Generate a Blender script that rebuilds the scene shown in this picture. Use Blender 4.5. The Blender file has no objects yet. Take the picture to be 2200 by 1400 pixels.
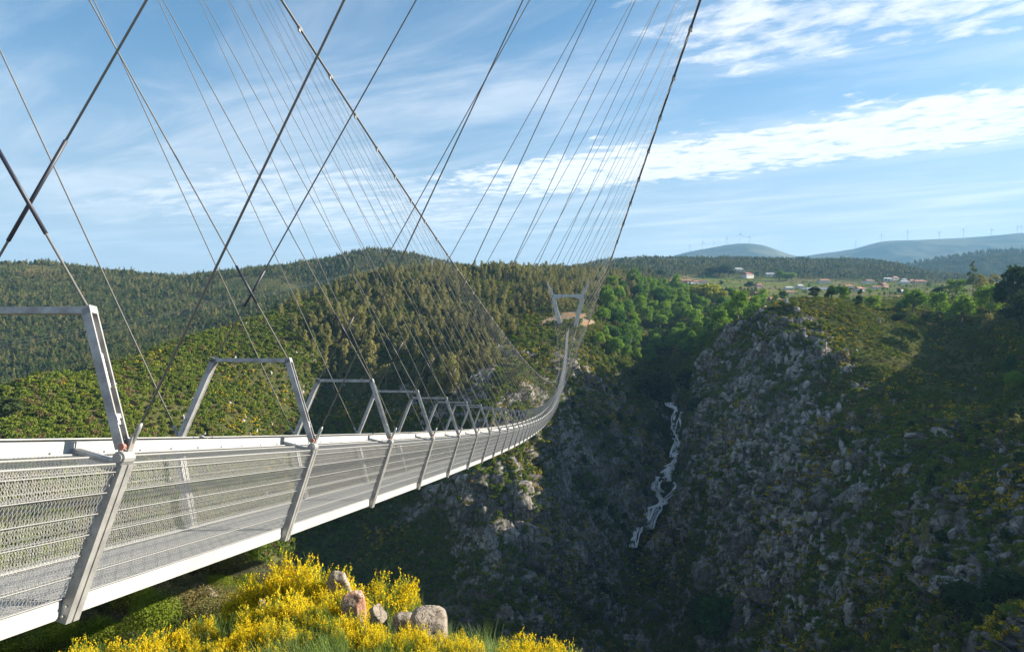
import bpy, math, random
import numpy as np
from mathutils import Vector, Matrix, Euler

rng = np.random.default_rng(7)
random.seed(7)
S = bpy.context.scene
C = S.collection
F, CX, CY = 1480.0, 1100.0, 700.0          # focal length and principal point, in units of a 2200 wide picture
SUN_AZ, SUN_EL = math.radians(12), math.radians(23)   # azimuth counted from +X towards +Y

def at(px, py, d):
    return Vector(((px-CX)/F*d, d, (CY-py)/F*d))

# ------------------------------------------------------------------ helpers
def props(o, label=None, cat=None, group=None, kind=None):
    if label: o['label'] = label
    if cat: o['category'] = cat
    if group: o['group'] = group
    if kind: o['kind'] = kind
    return o

def link(name, me, mat=None, parent=None):
    o = bpy.data.objects.new(name, me)
    C.objects.link(o)
    if mat is not None and me is not None:
        if len(me.materials) == 0:
            me.materials.append(mat)
    if parent: o.parent = parent
    return o

def empty(name, loc=(0, 0, 0), rz=0.0, parent=None):
    o = bpy.data.objects.new(name, None)
    o.empty_display_size = 0.2
    C.objects.link(o)
    o.location = loc
    o.rotation_euler = (0, 0, rz)
    if parent: o.parent = parent
    return o

def np_mesh(name, V, Q, mats=None, midx=None, smooth=False):
    """V (n,3); Q (m,4) or (m,3)"""
    V = np.asarray(V, dtype=np.float32); Q = np.asarray(Q, dtype=np.int32)
    k = Q.shape[1]
    me = bpy.data.meshes.new(name)
    me.vertices.add(len(V)); me.vertices.foreach_set('co', V.ravel())
    me.loops.add(Q.size); me.loops.foreach_set('vertex_index', Q.ravel())
    me.polygons.add(len(Q))
    me.polygons.foreach_set('loop_start', np.arange(0, Q.size, k, dtype=np.int32))
    try: me.polygons.foreach_set('loop_total', np.full(len(Q), k, dtype=np.int32))
    except Exception: pass
    if mats:
        for m in mats: me.materials.append(m)
    if midx is not None: me.polygons.foreach_set('material_index', np.asarray(midx, dtype=np.int32))
    if smooth: me.polygons.foreach_set('use_smooth', np.ones(len(Q), dtype=bool))
    me.update(calc_edges=True); me.validate()
    return me

class MB:
    def __init__(s): s.v = []; s.f = []; s.m = []; s.cm = 0
    def add(s, vs, fs):
        b = len(s.v); s.v.extend([tuple(p) for p in vs])
        for f in fs: s.f.append([i+b for i in f]); s.m.append(s.cm)
    def hexa(s, p):      # 8 points: bottom ring 0-3, top ring 4-7
        s.add(p, [(3,2,1,0),(4,5,6,7),(0,1,5,4),(1,2,6,5),(2,3,7,6),(3,0,4,7)])
    def box(s, c, h):
        x,y,z = c; a,b,d = h
        s.hexa([(x-a,y-b,z-d),(x+a,y-b,z-d),(x+a,y+b,z-d),(x-a,y+b,z-d),(x-a,y-b,z+d),(x+a,y-b,z+d),(x+a,y+b,z+d),(x-a,y+b,z+d)])
    def bar(s, p0, p1, w, h, up=(0,0,1), w1=None, h1=None):
        p0 = Vector(p0); p1 = Vector(p1); d = (p1-p0).normalized(); up = Vector(up)
        sx = d.cross(up)
        if sx.length < 1e-5: sx = d.cross(Vector((1,0,0)))
        sx.normalize(); sy = sx.cross(d).normalized()
        w1 = w if w1 is None else w1; h1 = h if h1 is None else h1
        q = []
        for p,a,b in ((p0,w,h),(p1,w1,h1)):
            for i,j in ((-1,-1),(1,-1),(1,1),(-1,1)): q.append(p+sx*(i*a/2)+sy*(j*b/2))
        s.hexa(q)
    def tube(s, pts, r, n=6, caps=True):
        pts = [Vector(p) for p in pts]; b = len(s.v)
        rs = r if hasattr(r, '__len__') else [r]*len(pts)
        ref = None
        for i,p in enumerate(pts):
            t = (pts[min(i+1,len(pts)-1)]-pts[max(i-1,0)]).normalized()
            a = t.cross(Vector((0,0,1)))
            if a.length < 1e-3: a = t.cross(Vector((1,0,0)))
            a.normalize(); c = a.cross(t)
            for k in range(n):
                an = 2*math.pi*k/n
                s.v.append(tuple(p+(a*math.cos(an)+c*math.sin(an))*rs[i]))
        for i in range(len(pts)-1):
            for k in range(n):
                k2 = (k+1)%n
                s.f.append([b+i*n+k, b+i*n+k2, b+(i+1)*n+k2, b+(i+1)*n+k]); s.m.append(s.cm)
        if caps:
            s.f.append([b+k for k in range(n)][::-1]); s.m.append(s.cm)
            s.f.append([b+(len(pts)-1)*n+k for k in range(n)]); s.m.append(s.cm)
    def mesh(s, name, mats, smooth=False):
        me = bpy.data.meshes.new(name); me.from_pydata(s.v, [], s.f)
        for m in (mats if isinstance(mats, (list,tuple)) else [mats]): me.materials.append(m)
        me.polygons.foreach_set('material_index', s.m)
        if smooth: me.polygons.foreach_set('use_smooth', [True]*len(s.f))
        me.update(); return me

# ------------------------------------------------------------------ numpy noise
def _hash(ix, iy, iz, seed):
    h = (ix.astype(np.int64)*374761393 + iy.astype(np.int64)*668265263 + iz.astype(np.int64)*2147483647 + seed*1274126177) & 0xffffffff
    h = ((h ^ (h >> 13))*1274126177) & 0xffffffff
    h = (h ^ (h >> 16)) & 0xffff
    return h.astype(np.float32)/65535.0
def vnoise(x, y, z, seed=0):
    x0 = np.floor(x); y0 = np.floor(y); z0 = np.floor(z)
    fx = (x-x0).astype(np.float32); fy = (y-y0).astype(np.float32); fz = (z-z0).astype(np.float32)
    fx = fx*fx*fx*(fx*(fx*6-15)+10); fy = fy*fy*fy*(fy*(fy*6-15)+10); fz = fz*fz*fz*(fz*(fz*6-15)+10)
    x0 = x0.astype(np.int64); y0 = y0.astype(np.int64); z0 = z0.astype(np.int64)
    def H(a,b,c): return _hash(x0+a, y0+b, z0+c, seed)
    c00 = H(0,0,0)*(1-fx)+H(1,0,0)*fx; c10 = H(0,1,0)*(1-fx)+H(1,1,0)*fx
    c01 = H(0,0,1)*(1-fx)+H(1,0,1)*fx; c11 = H(0,1,1)*(1-fx)+H(1,1,1)*fx
    return (c00*(1-fy)+c10*fy)*(1-fz)+(c01*(1-fy)+c11*fy)*fz      # 0..1
def fbm(x, y, z, octaves=4, seed=0, ridged=False, gain=0.5):
    a = 1.0; t = 0; n = 0
    for o in range(octaves):
        v = vnoise(x*2**o, y*2**o, z*2**o, seed+o*17)
        v = (1-np.abs(2*v-1)) if ridged else v
        t = t+a*v; n += a; a *= gain
    return t/n
def sstep(a, b, x):
    t = np.clip((x-a)/(b-a), 0, 1); return t*t*(3-2*t)

# ------------------------------------------------------------------ node helpers
class NT:
    def __init__(s, tree): s.t = tree; s.n = tree.nodes; s.l = tree.links
    def new(s, typ, **kw):
        n = s.n.new(typ)
        for k,v in kw.items(): setattr(n, k, v)
        return n
    def put(s, sock, v):
        if hasattr(v, 'is_output') or isinstance(v, bpy.types.NodeSocket): s.l.new(v, sock)
        else: sock.default_value = v
    def math(s, op, a, b=None, c=None, clamp=False):
        n = s.new('ShaderNodeMath', operation=op, use_clamp=clamp)
        s.put(n.inputs[0], a)
        if b is not None: s.put(n.inputs[1], b)
        if c is not None: s.put(n.inputs[2], c)
        return n.outputs[0]
    def mix(s, fac, a, b, blend='MIX'):
        n = s.new('ShaderNodeMix', data_type='RGBA', blend_type=blend)
        s.put(n.inputs[0], fac)
        for i,v in ((6,a),(7,b)):
            if isinstance(v,(tuple,list)) and len(v)==3: v = (*v,1)
            s.put(n.inputs[i], v)
        return n.outputs[2]
    def noise(s, vec, scale, detail=4, rough=0.55, dist=0.0):
        n = s.new('ShaderNodeTexNoise')
        if vec is not None: s.l.new(vec, n.inputs['Vector'])
        n.inputs['Scale'].default_value = scale; n.inputs['Detail'].default_value = detail
        n.inputs['Roughness'].default_value = rough; n.inputs['Distortion'].default_value = dist
        return n.outputs['Fac']
    def ramp(s, fac, a, b, lo=0.0, hi=1.0):
        n = s.new('ShaderNodeMapRange', interpolation_type='SMOOTHSTEP'); s.put(n.inputs[0], fac)
        n.inputs[1].default_value = a; n.inputs[2].default_value = b; n.inputs[3].default_value = lo; n.inputs[4].default_value = hi
        return n.outputs[0]
    def vmap(s, vec, scale=(1,1,1), rot=(0,0,0), loc=(0,0,0)):
        n = s.new('ShaderNodeMapping'); s.l.new(vec, n.inputs[0])
        n.inputs['Scale'].default_value = scale; n.inputs['Rotation'].default_value = rot; n.inputs['Location'].default_value = loc
        return n.outputs[0]

def material(name):
    m = bpy.data.materials.new(name); m.use_nodes = True
    t = NT(m.node_tree); t.n.clear()
    out = t.new('ShaderNodeOutputMaterial')
    return m, t, out

def pbr(name, col, rough=0.6, metal=0.0, noise=0.0, scale=5.0, bump=0.0, col2=None, spec=0.5):
    m, t, out = material(name)
    b = t.new('ShaderNodeBsdfPrincipled'); b.inputs['Roughness'].default_value = rough; b.inputs['Metallic'].default_value = metal
    b.inputs['Specular IOR Level'].default_value = spec
    if noise > 0:
        tc = t.new('ShaderNodeTexCoord')
        f = t.noise(tc.outputs['Object'], scale, 6, 0.6)
        f2 = t.ramp(f, 0.3, 0.7)
        c2 = col2 or tuple(c*(1-noise) for c in col)
        t.l.new(t.mix(f2, col, c2), b.inputs['Base Color'])
        rr = t.ramp(f, 0.3, 0.7, rough*0.8, min(1, rough*1.2)); t.l.new(rr, b.inputs['Roughness'])
        if bump:
            bn = t.new('ShaderNodeBump'); bn.inputs['Strength'].default_value = bump; bn.inputs['Distance'].default_value = 0.02
            t.l.new(f, bn.inputs['Height']); t.l.new(bn.outputs[0], b.inputs['Normal'])
    else: b.inputs['Base Color'].default_value = (*col, 1)
    t.l.new(b.outputs[0], out.inputs[0])
    return m

def leafmat(name, c1, c2, trans=0.3, c3=None):
    """foliage: colour varies per instance and per leaf clump"""
    m, t, out = material(name)
    oi = t.new('ShaderNodeObjectInfo'); g = t.new('ShaderNodeNewGeometry')
    r1 = oi.outputs['Random']; r2 = g.outputs['Random Per Island']
    col = t.mix(t.math('ADD', t.math('MULTIPLY', r1, 0.65), t.math('MULTIPLY', r2, 0.35)), c1, c2)
    if c3: col = t.mix(t.ramp(t.math('FRACT', t.math('MULTIPLY', r1, 7.31)), 0.78, 0.95), col, c3)
    d = t.new('ShaderNodeBsdfDiffuse'); tr = t.new('ShaderNodeBsdfTranslucent'); mx = t.new('ShaderNodeMixShader')
    t.l.new(col, d.inputs[0]); t.l.new(col, tr.inputs[0]); mx.inputs[0].default_value = trans
    t.l.new(d.outputs[0], mx.inputs[1]); t.l.new(tr.outputs[0], mx.inputs[2]); t.l.new(mx.outputs[0], out.inputs[0])
    return m

M = {}
M['steel'] = pbr('galvanised_steel', (0.36,0.36,0.36), 0.42, 0.35, 0.40, 7.0, 0.15)
M['white_steel'] = pbr('pale_galvanised_steel', (0.44,0.44,0.435), 0.45, 0.2, 0.30, 3.0, 0.1)
M['wire'] = pbr('zinc_wire', (0.33,0.33,0.325), 0.45, 0.4)
M['grating'] = pbr('zinc_grating', (0.50,0.505,0.51), 0.5, 0.3)
M['rope'] = pbr('steel_rope', (0.17,0.17,0.165), 0.7, 0.0, spec=0.2)
M['cable'] = pbr('main_cable_steel', (0.13,0.13,0.135), 0.5, 0.4)
M['clamp'] = pbr('clamp_steel', (0.28,0.28,0.28), 0.5, 0.4)
M['sleeve'] = pbr('black_sleeve', (0.02,0.022,0.035), 0.5)
M['red'] = pbr('red_cap', (0.30,0.13,0.10), 0.5)
M['concrete'] = pbr('tower_concrete', (0.56,0.56,0.55), 0.8, 0, 0.18, 0.35, 0.0)
M['leaf_round'] = leafmat('leaves_broadleaf', (0.095, 0.19, 0.022), (0.21, 0.31, 0.038), 0.42, (0.06, 0.13, 0.028))
M['leaf_yellow'] = leafmat('leaves_yellow_green', (0.26,0.28,0.03), (0.33,0.32,0.05), 0.35)
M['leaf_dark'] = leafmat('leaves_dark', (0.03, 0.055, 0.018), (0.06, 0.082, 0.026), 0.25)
M['leaf_euc'] = leafmat('leaves_eucalyptus', (0.19, 0.19, 0.065), (0.3, 0.275, 0.1), 0.38, (0.1, 0.125, 0.045))
M['leaf_pine'] = leafmat('leaves_pine', (0.06, 0.095, 0.03), (0.12, 0.145, 0.05), 0.28, (0.15, 0.14, 0.06))
M['leaf_scrub'] = leafmat('leaves_scrub', (0.07, 0.12, 0.016), (0.18, 0.21, 0.03), 0.3, (0.16, 0.125, 0.055))
M['leaf_shade'] = leafmat('leaves_oak_scrub', (0.075, 0.078, 0.04), (0.14, 0.135, 0.075), 0.25)
M['leaf_broom'] = leafmat('broom_stalks', (0.13,0.21,0.045), (0.22,0.31,0.08), 0.3)
M['flower'] = leafmat('broom_flowers', (0.78,0.56,0.012), (0.88,0.68,0.03), 0.35)
M['flower_far'] = leafmat('broom_flowers_far', (0.52,0.36,0.012), (0.62,0.47,0.025), 0.2)
M['grass'] = leafmat('grass_blades', (0.13,0.20,0.06), (0.22,0.27,0.10), 0.3)
M['bark'] = pbr('bark', (0.12,0.095,0.07), 0.9, 0, 0.4, 3.0)
M['bark_pale'] = pbr('bark_pale', (0.28,0.25,0.21), 0.9, 0, 0.4, 2.0)

# rock material
def rockmat(name, c1, c2, lichen, scale=1.0):
    m, t, out = material(name)
    tc = t.new('ShaderNodeTexCoord'); oi = t.new('ShaderNodeObjectInfo')
    va = t.new('ShaderNodeVectorMath', operation='ADD'); t.l.new(tc.outputs['Object'], va.inputs[0])
    cb = t.new('ShaderNodeCombineXYZ'); t.l.new(t.math('MULTIPLY', oi.outputs['Random'], 40), cb.inputs[0]); t.l.new(cb.outputs[0], va.inputs[1])
    v = va.outputs[0]
    f = t.noise(v, 2.2*scale, 8, 0.65); f2 = t.noise(v, 7*scale, 6, 0.7)
    col = t.mix(t.ramp(f, 0.35, 0.65), c1, c2)
    col = t.mix(t.math('MULTIPLY', t.ramp(f2, 0.52, 0.62), 0.7), col, lichen)
    col = t.mix(t.math('MULTIPLY', oi.outputs['Random'], 0.35), col, tuple(c*0.5 for c in c1))
    vc = t.new('ShaderNodeTexVoronoi', feature='DISTANCE_TO_EDGE'); vc.inputs['Scale'].default_value = 0.9*scale
    wv = t.new('ShaderNodeVectorMath', operation='ADD'); t.l.new(v, wv.inputs[0]); wn = t.new('ShaderNodeTexNoise'); wn.inputs['Scale'].default_value = 1.5*scale; t.l.new(v, wn.inputs['Vector']); t.l.new(wn.outputs['Color'], wv.inputs[1]); t.l.new(wv.outputs[0], vc.inputs['Vector'])
    crack = t.ramp(vc.outputs['Distance'], 0.0, 0.035, 1.0, 0.0); col = t.mix(t.math('MULTIPLY', crack, 0.75), col, (0.05,0.042,0.035))
    grain = t.noise(v, 45*scale, 2, 0.6); col = t.mix(t.ramp(grain, 0.55, 0.7), col, (0.11,0.10,0.09))
    b = t.new('ShaderNodeBsdfPrincipled'); b.inputs['Roughness'].default_value = 0.9; b.inputs['Specular IOR Level'].default_value = 0.2
    t.l.new(col, b.inputs['Base Color'])
    bn = t.new('ShaderNodeBump'); bn.inputs['Strength'].default_value = 0.8; bn.inputs['Distance'].default_value = 0.12/scale
    t.l.new(t.math('SUBTRACT', t.math('ADD', f, t.math('MULTIPLY', f2, 0.4)), t.math('MULTIPLY', crack, 0.5)), bn.inputs['Height']); t.l.new(bn.outputs[0], b.inputs['Normal'])
    t.l.new(b.outputs[0], out.inputs[0])
    return m
M['rock'] = rockmat('granite_outcrop', (0.44,0.425,0.40), (0.28,0.265,0.245), (0.20,0.15,0.10), 0.5)
M['rusty_boulder'] = rockmat('granite_rusty_lichen', (0.40,0.32,0.26), (0.28,0.13,0.075), (0.36,0.15,0.08), 2.4)
M['boulder'] = rockmat('granite_boulder', (0.37,0.32,0.265), (0.24,0.205,0.17), (0.15,0.11,0.08), 3.0)

# ------------------------------------------------------------------ TERRAIN
def ft(*rows): return rows
FEAT = [
 ft((-900,2.5,1766),(3300,2.5,1766)),
 ft((-900,5,1650),(0,5,1700),(640,6,1560),(1100,5,1620),(2200,4,1750),(3300,4,1750)),
 ft((-900,15,1420),(0,15,1400),(300,9,1478),(500,9.5,1440),(640,9.5,1400),(900,9.5,1420),(1100,7.5,1500),(1250,6,1620),(2200,5,1800),(3300,5,1800)),
 ft((-900,60,1010),(0,55,1030),(250,45,1085),(400,30,1150),(500,22,1222),(600,13,1335),(700,12.5,1345),(900,11.5,1375),(1000,10.5,1410),(1100,9,1462),(1250,7.5,1580),(1450,6.5,1700),(2200,6,1900),(3300,6,1900)),
 ft((-900,85,1250),(0,80,1280),(300,60,1350),(500,36,1550),(640,22,1900),(900,20,2000),(1200,18,2100),(2200,18,2300),(3300,18,2300)),
 ft((-900,140,1900),(0,150,1800),(500,180,1850),(900,225,1900),(1222,250,1750),(1450,300,1600),(1600,240,1650),(1850,150,1800),(2200,90,1900),(3300,60,1900)),
 ft((-900,190,1250),(0,200,1250),(250,215,1250),(500,270,1250),(700,340,1250),(900,325,1300),(1050,300,1350),(1120,305,1350),(1222,345,1350),(1330,375,1390),(1400,385,1350),(1450,395,1330),(1480,365,1350),(1560,330,1400),(1700,280,1400),(1850,230,1400),(2000,190,1400),(2200,150,1400),(2600,110,1350),(3300,80,1300)),
 ft((-900,215,1060),(0,225,1060),(250,250,1040),(500,320,1010),(700,410,980),(900,395,960),(1050,360,930),(1120,370,920),(1222,430,900),(1330,455,970),(1400,455,1060),(1450,470,1040),(1480,425,1010),(1560,375,1050),(1700,345,1000),(1850,305,1020),(2000,240,1060),(2200,200,1080),(2600,160,1000),(3300,130,950)),
 ft((-900,250,980),(0,250,980),(250,290,940),(500,370,900),(700,480,850),(900,465,800),(1050,425,790),(1120,430,785),(1222,490,760),(1330,515,810),(1400,530,880),(1450,540,868),(1490,465,850),(1560,415,850),(1640,425,690),(1700,430,648),(1760,418,685),(1830,388,758),(1950,340,850),(2050,305,888),(2130,285,905),(2200,258,890),(2600,210,800),(3300,180,700)),
 ft((-900,290,900),(0,285,910),(250,340,830),(500,420,800),(700,500,720),(900,560,680),(1050,580,665),(1180,535,690),(1222,525,701),(1260,530,698),(1330,560,735),(1400,590,780),(1450,590,775),(1490,520,772),(1560,440,722),(1620,445,680),(1700,450,642),(1780,458,646),(1850,460,666),(1950,452,708),(2030,415,782),(2080,390,815),(2130,362,815),(2200,315,745),(2260,295,690),(2600,300,560),(3300,280,450)),
 ft((-900,330,860),(0,320,848),(75,335,815),(200,370,800),(300,410,768),(400,455,733),(500,510,703),(600,580,668),(700,640,635),(800,690,605),(900,720,588),(1000,750,585),(1100,780,585),(1222,760,610),(1330,800,620),(1450,780,650),(1500,680,690),(1560,640,695),(1620,590,690),(1700,560,668),(1800,520,665),(1900,515,668),(2000,490,682),(2100,455,675),(2200,420,660),(2600,420,500),(3300,420,400)),
 ft((-900,450,900),(0,450,900),(250,530,800),(500,650,740),(700,770,650),(900,850,602),(1050,900,592),(1222,950,587),(1330,950,597),(1450,950,627),(1560,850,648),(1700,720,650),(1850,650,648),(2000,650,645),(2200,650,640),(3300,650,560)),
 ft((-900,650,850),(0,650,840),(250,720,770),(500,860,700),(700,960,640),(900,1020,594),(1050,1100,592),(1222,1200,592),(1330,1150,592),(1450,1150,612),(1560,1100,627),(1700,1100,630),(1850,1050,626),(2000,1050,622),(2200,1050,620),(3300,1100,600)),
 ft((-900,900,690),(0,900,690),(250,980,670),(500,1080,650),(700,1170,612),(900,1250,574),(1050,1300,592),(1222,1450,592),(1330,1500,582),(1450,1500,597),(1560,1500,598),(1700,1500,604),(1850,1500,606),(2000,1500,606),(2200,1500,606),(3300,1500,590)),
 ft((-900,1250,565),(0,1250,571),(100,1270,571),(250,1300,588),(390,1330,600),(460,1350,590),(600,1370,577),(700,1400,562),(760,1410,547),(800,1420,541),(870,1420,548),(960,1450,568),(1050,1500,592),(1150,1800,586),(1222,1900,580),(1300,1950,562),(1380,2000,556),(1450,2050,557),(1690,2200,558),(1800,2200,560),(1850,2200,559),(1920,2150,567),(2000,2050,592),(2200,2000,602),(3300,2000,600)),
 ft((-900,1600,610),(1050,1900,630),(1222,2300,625),(3300,2600,630)),
 ft((-900,3000,640),(1850,3000,640),(1900,3100,592),(1950,3200,572),(2000,3200,564),(2100,3200,549),(2200,3200,541),(3300,3200,530)),
 ft((-900,4500,640),(3300,4500,640)),
 ft((-900,7000,640),(1350,7000,600),(1430,7000,557),(1470,7000,547),(1540,7000,536),(1590,7000,527),(1640,7000,530),(1690,7000,551),(1720,7200,557),(1760,7200,549),(1830,7200,541),(1900,7200,521),(1990,7200,519),(2060,7200,515),(2130,7200,511),(2200,7200,503),(3300,7200,500)),
 ft((-900,9500,720),(3300,9500,720)),
]
NROW = [12,22,36,18,14,20,100,100,100,80,34,30,44,64,12,24,10,70,8]
PX = np.concatenate([np.arange(-900,-150,24), np.arange(-150,2350,4), np.arange(2350,3301,24)]).astype(float)
def smooth_cols(a, w):
    g = np.arange(-150, 2350, 4).astype(float); k = np.exp(-0.5*(np.arange(-3*w,3*w+1)/w)**2); k /= k.sum()
    m = (PX >= -150) & (PX < 2350); v = a.copy()
    p = np.pad(a[m], 3*w, mode='reflect', reflect_type='odd'); v[m] = np.convolve(p, k, 'valid'); return v
LD = []; YY = []
for i, f in enumerate(FEAT):
    px = [r[0] for r in f]; w = 4 if i >= 5 else 6
    LD.append(smooth_cols(np.interp(PX, px, np.log([r[1] for r in f])), w)); YY.append(smooth_cols(np.interp(PX, px, [r[2] for r in f]), w))
LD = np.array(LD); YY = np.array(YY)
ZF = (CY-YY)/F*np.exp(LD)
NF = len(FEAT)
def slopes(a):      # monotone cubic slopes over unit-spaced knots
    d = np.diff(a, axis=0); m = np.zeros_like(a)
    m[0] = d[0]; m[-1] = d[-1]
    p = d[:-1]*d[1:]
    with np.errstate(divide='ignore', invalid='ignore'):
        h = 2*p/(d[:-1]+d[1:])
    m[1:-1] = np.where(p > 0, h, 0); return m
ML, MZ = slopes(LD), slopes(ZF)
rowS = []
for i, n in enumerate(NROW): rowS += list(i+np.arange(n)/n)
rowS.append(NF-1.0); rowS = np.array(rowS)
ii = np.minimum(rowS.astype(int), NF-2); t = (rowS-ii)[:,None]
h00 = 2*t**3-3*t**2+1; h10 = t**3-2*t**2+t; h01 = -2*t**3+3*t**2; h11 = t**3-t**2
D = np.exp(h00*LD[ii]+h10*ML[ii]+h01*LD[ii+1]+h11*ML[ii+1])
Z = h00*ZF[ii]+h10*MZ[ii]+h01*ZF[ii+1]+h11*MZ[ii+1]
SS = np.broadcast_to(rowS[:,None], D.shape); PP = np.broadcast_to(PX[None,:], D.shape)
X = (PP-CX)/F*D; Y = D.copy()
# gully of the waterfall
WF = [(1449,862),(1455,880),(1452,900),(1455,930),(1459,955),(1454,985),(1442,1008),(1428,1030),(1422,1060),(1418,1085),(1400,1105),(1388,1130),(1374,1152),(1362,1175)]
scrY = CY-Z/D*F
wfx = np.interp(scrY, [p[1] for p in WF], [p[0] for p in WF])
gul = np.exp(-((PP-wfx)/28.0)**2)*((SS > 5.5) & (SS < 9)).astype(float)*sstep(1320,1200,scrY)*sstep(820,880,scrY)
Z = Z-gul*9.0
WET = np.exp(-((PP-wfx)/17.0)**2)*((SS > 5.5) & (SS < 9))*sstep(1260,1180,scrY)*sstep(850,880,scrY)
# relief
n1 = fbm(X/46, Y/46, Z/46, 3, 1); n2 = fbm(X/17, Y/17, Z/26, 4, 5, ridged=True); n3 = fbm(X/5.5, Y/5.5, Z/11, 3, 9, ridged=True)
reg = sstep(4.2,6,SS)*(1-sstep(10.2,11,SS))
spur = sstep(1455,1520,PP)*(1-sstep(0,0.25,SS-np.interp(PP,[1600,1720],[8.78,7.75])))*sstep(5.5,6,SS)
cliff = sstep(760,1000,PP+220*(n1-0.5))*(1-sstep(1460,1520,PP))*(1-sstep(7.6,8.6,SS))*sstep(5,6,SS)
rocky = np.clip(0.12+0.88*np.maximum(spur, cliff), 0, 1)*reg
crest = sstep(0.0,0.35,np.abs(SS-9))*sstep(0.0,0.3,np.abs(SS-10))
Z = Z+reg*((n1-0.5)*9*(0.35+0.65*crest)+(n2-0.55)*7.5*rocky*(0.4+0.6*crest)+(n3-0.5)*3.6*rocky)*(1-0.75*gul)
# angular blocks of rock: cells of a jittered lattice, some of them standing proud of the slope
def worley(x, y, z, seed):
    x0 = np.floor(x).astype(np.int64); y0 = np.floor(y).astype(np.int64); z0 = np.floor(z).astype(np.int64)
    f1 = np.full(x.shape, 9.0); f2 = np.full(x.shape, 9.0); cr = np.zeros(x.shape)
    for a in (-1,0,1):
        for b in (-1,0,1):
            for c in (-1,0,1):
                i,j,k = x0+a, y0+b, z0+c
                d = np.sqrt((i+_hash(i,j,k,seed)-x)**2+(j+_hash(i,j,k,seed+1)-y)**2+(k+_hash(i,j,k,seed+2)-z)**2)
                nearer = d < f1
                f2 = np.where(nearer, f1, np.minimum(f2, d)); cr = np.where(nearer, _hash(i,j,k,seed+3), cr); f1 = np.where(nearer, d, f1)
    return f1, f2, cr
P3 = np.stack([X,Y,Z], -1)
sm = np.cross(np.gradient(P3, axis=1), np.gradient(P3, axis=0)); sm /= np.linalg.norm(sm,axis=-1,keepdims=True)+1e-9; sm *= np.sign(sm[...,2:3]+1e-9)
CELL = np.zeros_like(Z)
rr = np.where((rowS > 5.6) & (rowS < 10))[0]; cc = np.where((PX > -150) & (PX < 2400))[0]; sl_ = np.ix_(rr,cc)
xs,ys,zs = X[sl_],Y[sl_],Z[sl_]
wx = (fbm(xs/8,ys/8,zs/8,2,201)-0.5)*3.0
clus = fbm(xs/38, ys/38, zs/60, 4, 211)
band_ = np.maximum(spur, np.maximum(cliff*0.75, 0.0*((PP < 760)&(SS > 7)&(SS < 9.6))))[sl_]*(1-0.8*gul[sl_])
for (sc_, vz, amp, seed) in ((15.0, 1.7, 8.5, 219), (8.0, 1.9, 3.6, 221), (4.0, 1.7, 1.8, 231)):
    f1,f2,cr = worley((xs+wx)/sc_, (ys-wx)/sc_, zs/(sc_*vz), seed)
    isr = (cr*0.55+clus*0.9 > (1.09 if sc_ > 10 else 1.05)-0.32*band_) & (band_ > 0.08)
    edge = sstep(0.02,0.22,f2-f1)
    hgt = isr*edge*(0.25+0.75*((cr*7.3)%1))*amp*np.clip(band_*1.2,0.4,1)-isr*(1-edge)*0.25*amp*band_
    CELL[sl_] = np.maximum(CELL[sl_], isr*(0.35+0.65*edge))
    d_ = sm[sl_]*np.array([1,1,0.35]); X[sl_] += d_[...,0]*hgt; Y[sl_] += d_[...,1]*hgt; Z[sl_] += d_[...,2]*hgt
D = Y
near = (1-sstep(3.5,4.2,SS))*sstep(1.2,2,SS)
Z = Z+near*((fbm(X/5,Y/5,0*X,4,21)-0.5)*0.9)*np.minimum(1,D/14)
hills = sstep(11,12,SS)
n4 = fbm(X/240, Y/240, 0*X, 4, 31)
Z = Z+hills*(n4-0.5)*26*sstep(600,1200,D)*(1-sstep(2400,3000,D))*sstep(0.05,0.5,np.abs(SS-14))*(1-sstep(1420,1500,PP)*(1-sstep(12.7,13.3,SS)))
n5 = fbm(X/1500, Y/1500, 0*X, 5, 41, ridged=True)
Z = Z+sstep(2600,3300,D)*(n5-0.55)*np.where(D > 5000, 150, 60)*(0.2+0.8*sstep(0.0,0.5,np.abs(SS-18)))*sstep(0.0,0.4,np.abs(SS-16))
scrY = CY-Z/D*F
P3 = np.stack([X,Y,Z], -1)
# normals by finite differences
du = np.gradient(P3, axis=1); dv = np.gradient(P3, axis=0)
NRM = np.cross(du, dv); NRM /= np.linalg.norm(NRM, axis=-1, keepdims=True)+1e-9
NRM *= np.sign(NRM[...,2:3]+1e-9)
steep = 1-NRM[...,2]
# visibility from the camera side (with a margin for things that stand up and for a step aside)
run = np.minimum.accumulate(scrY, axis=0)
VIS = scrY <= run+6+0.012*F*6/np.maximum(D,6)
INF = (PP > -120) & (PP < 2320)

def col_of(px): return int(np.argmin(np.abs(PX-px)))
def hit(px, py, smin=0.0):
    """first terrain point of that column seen at height py (nearest side first)"""
    c = col_of(px); r = np.where((scrY[:,c] <= py) & (rowS >= smin))[0]
    k = int(r[0]) if len(r) else int(np.argmin(np.where(rowS >= smin, scrY[:,c], 9e9)))
    return Vector(P3[k,c]), k, c
def ground_at(px, d):
    c = col_of(px); z = float(np.interp(d, D[:,c], Z[:,c])); return Vector(((px-CX)/F*d, d, z))

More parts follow.
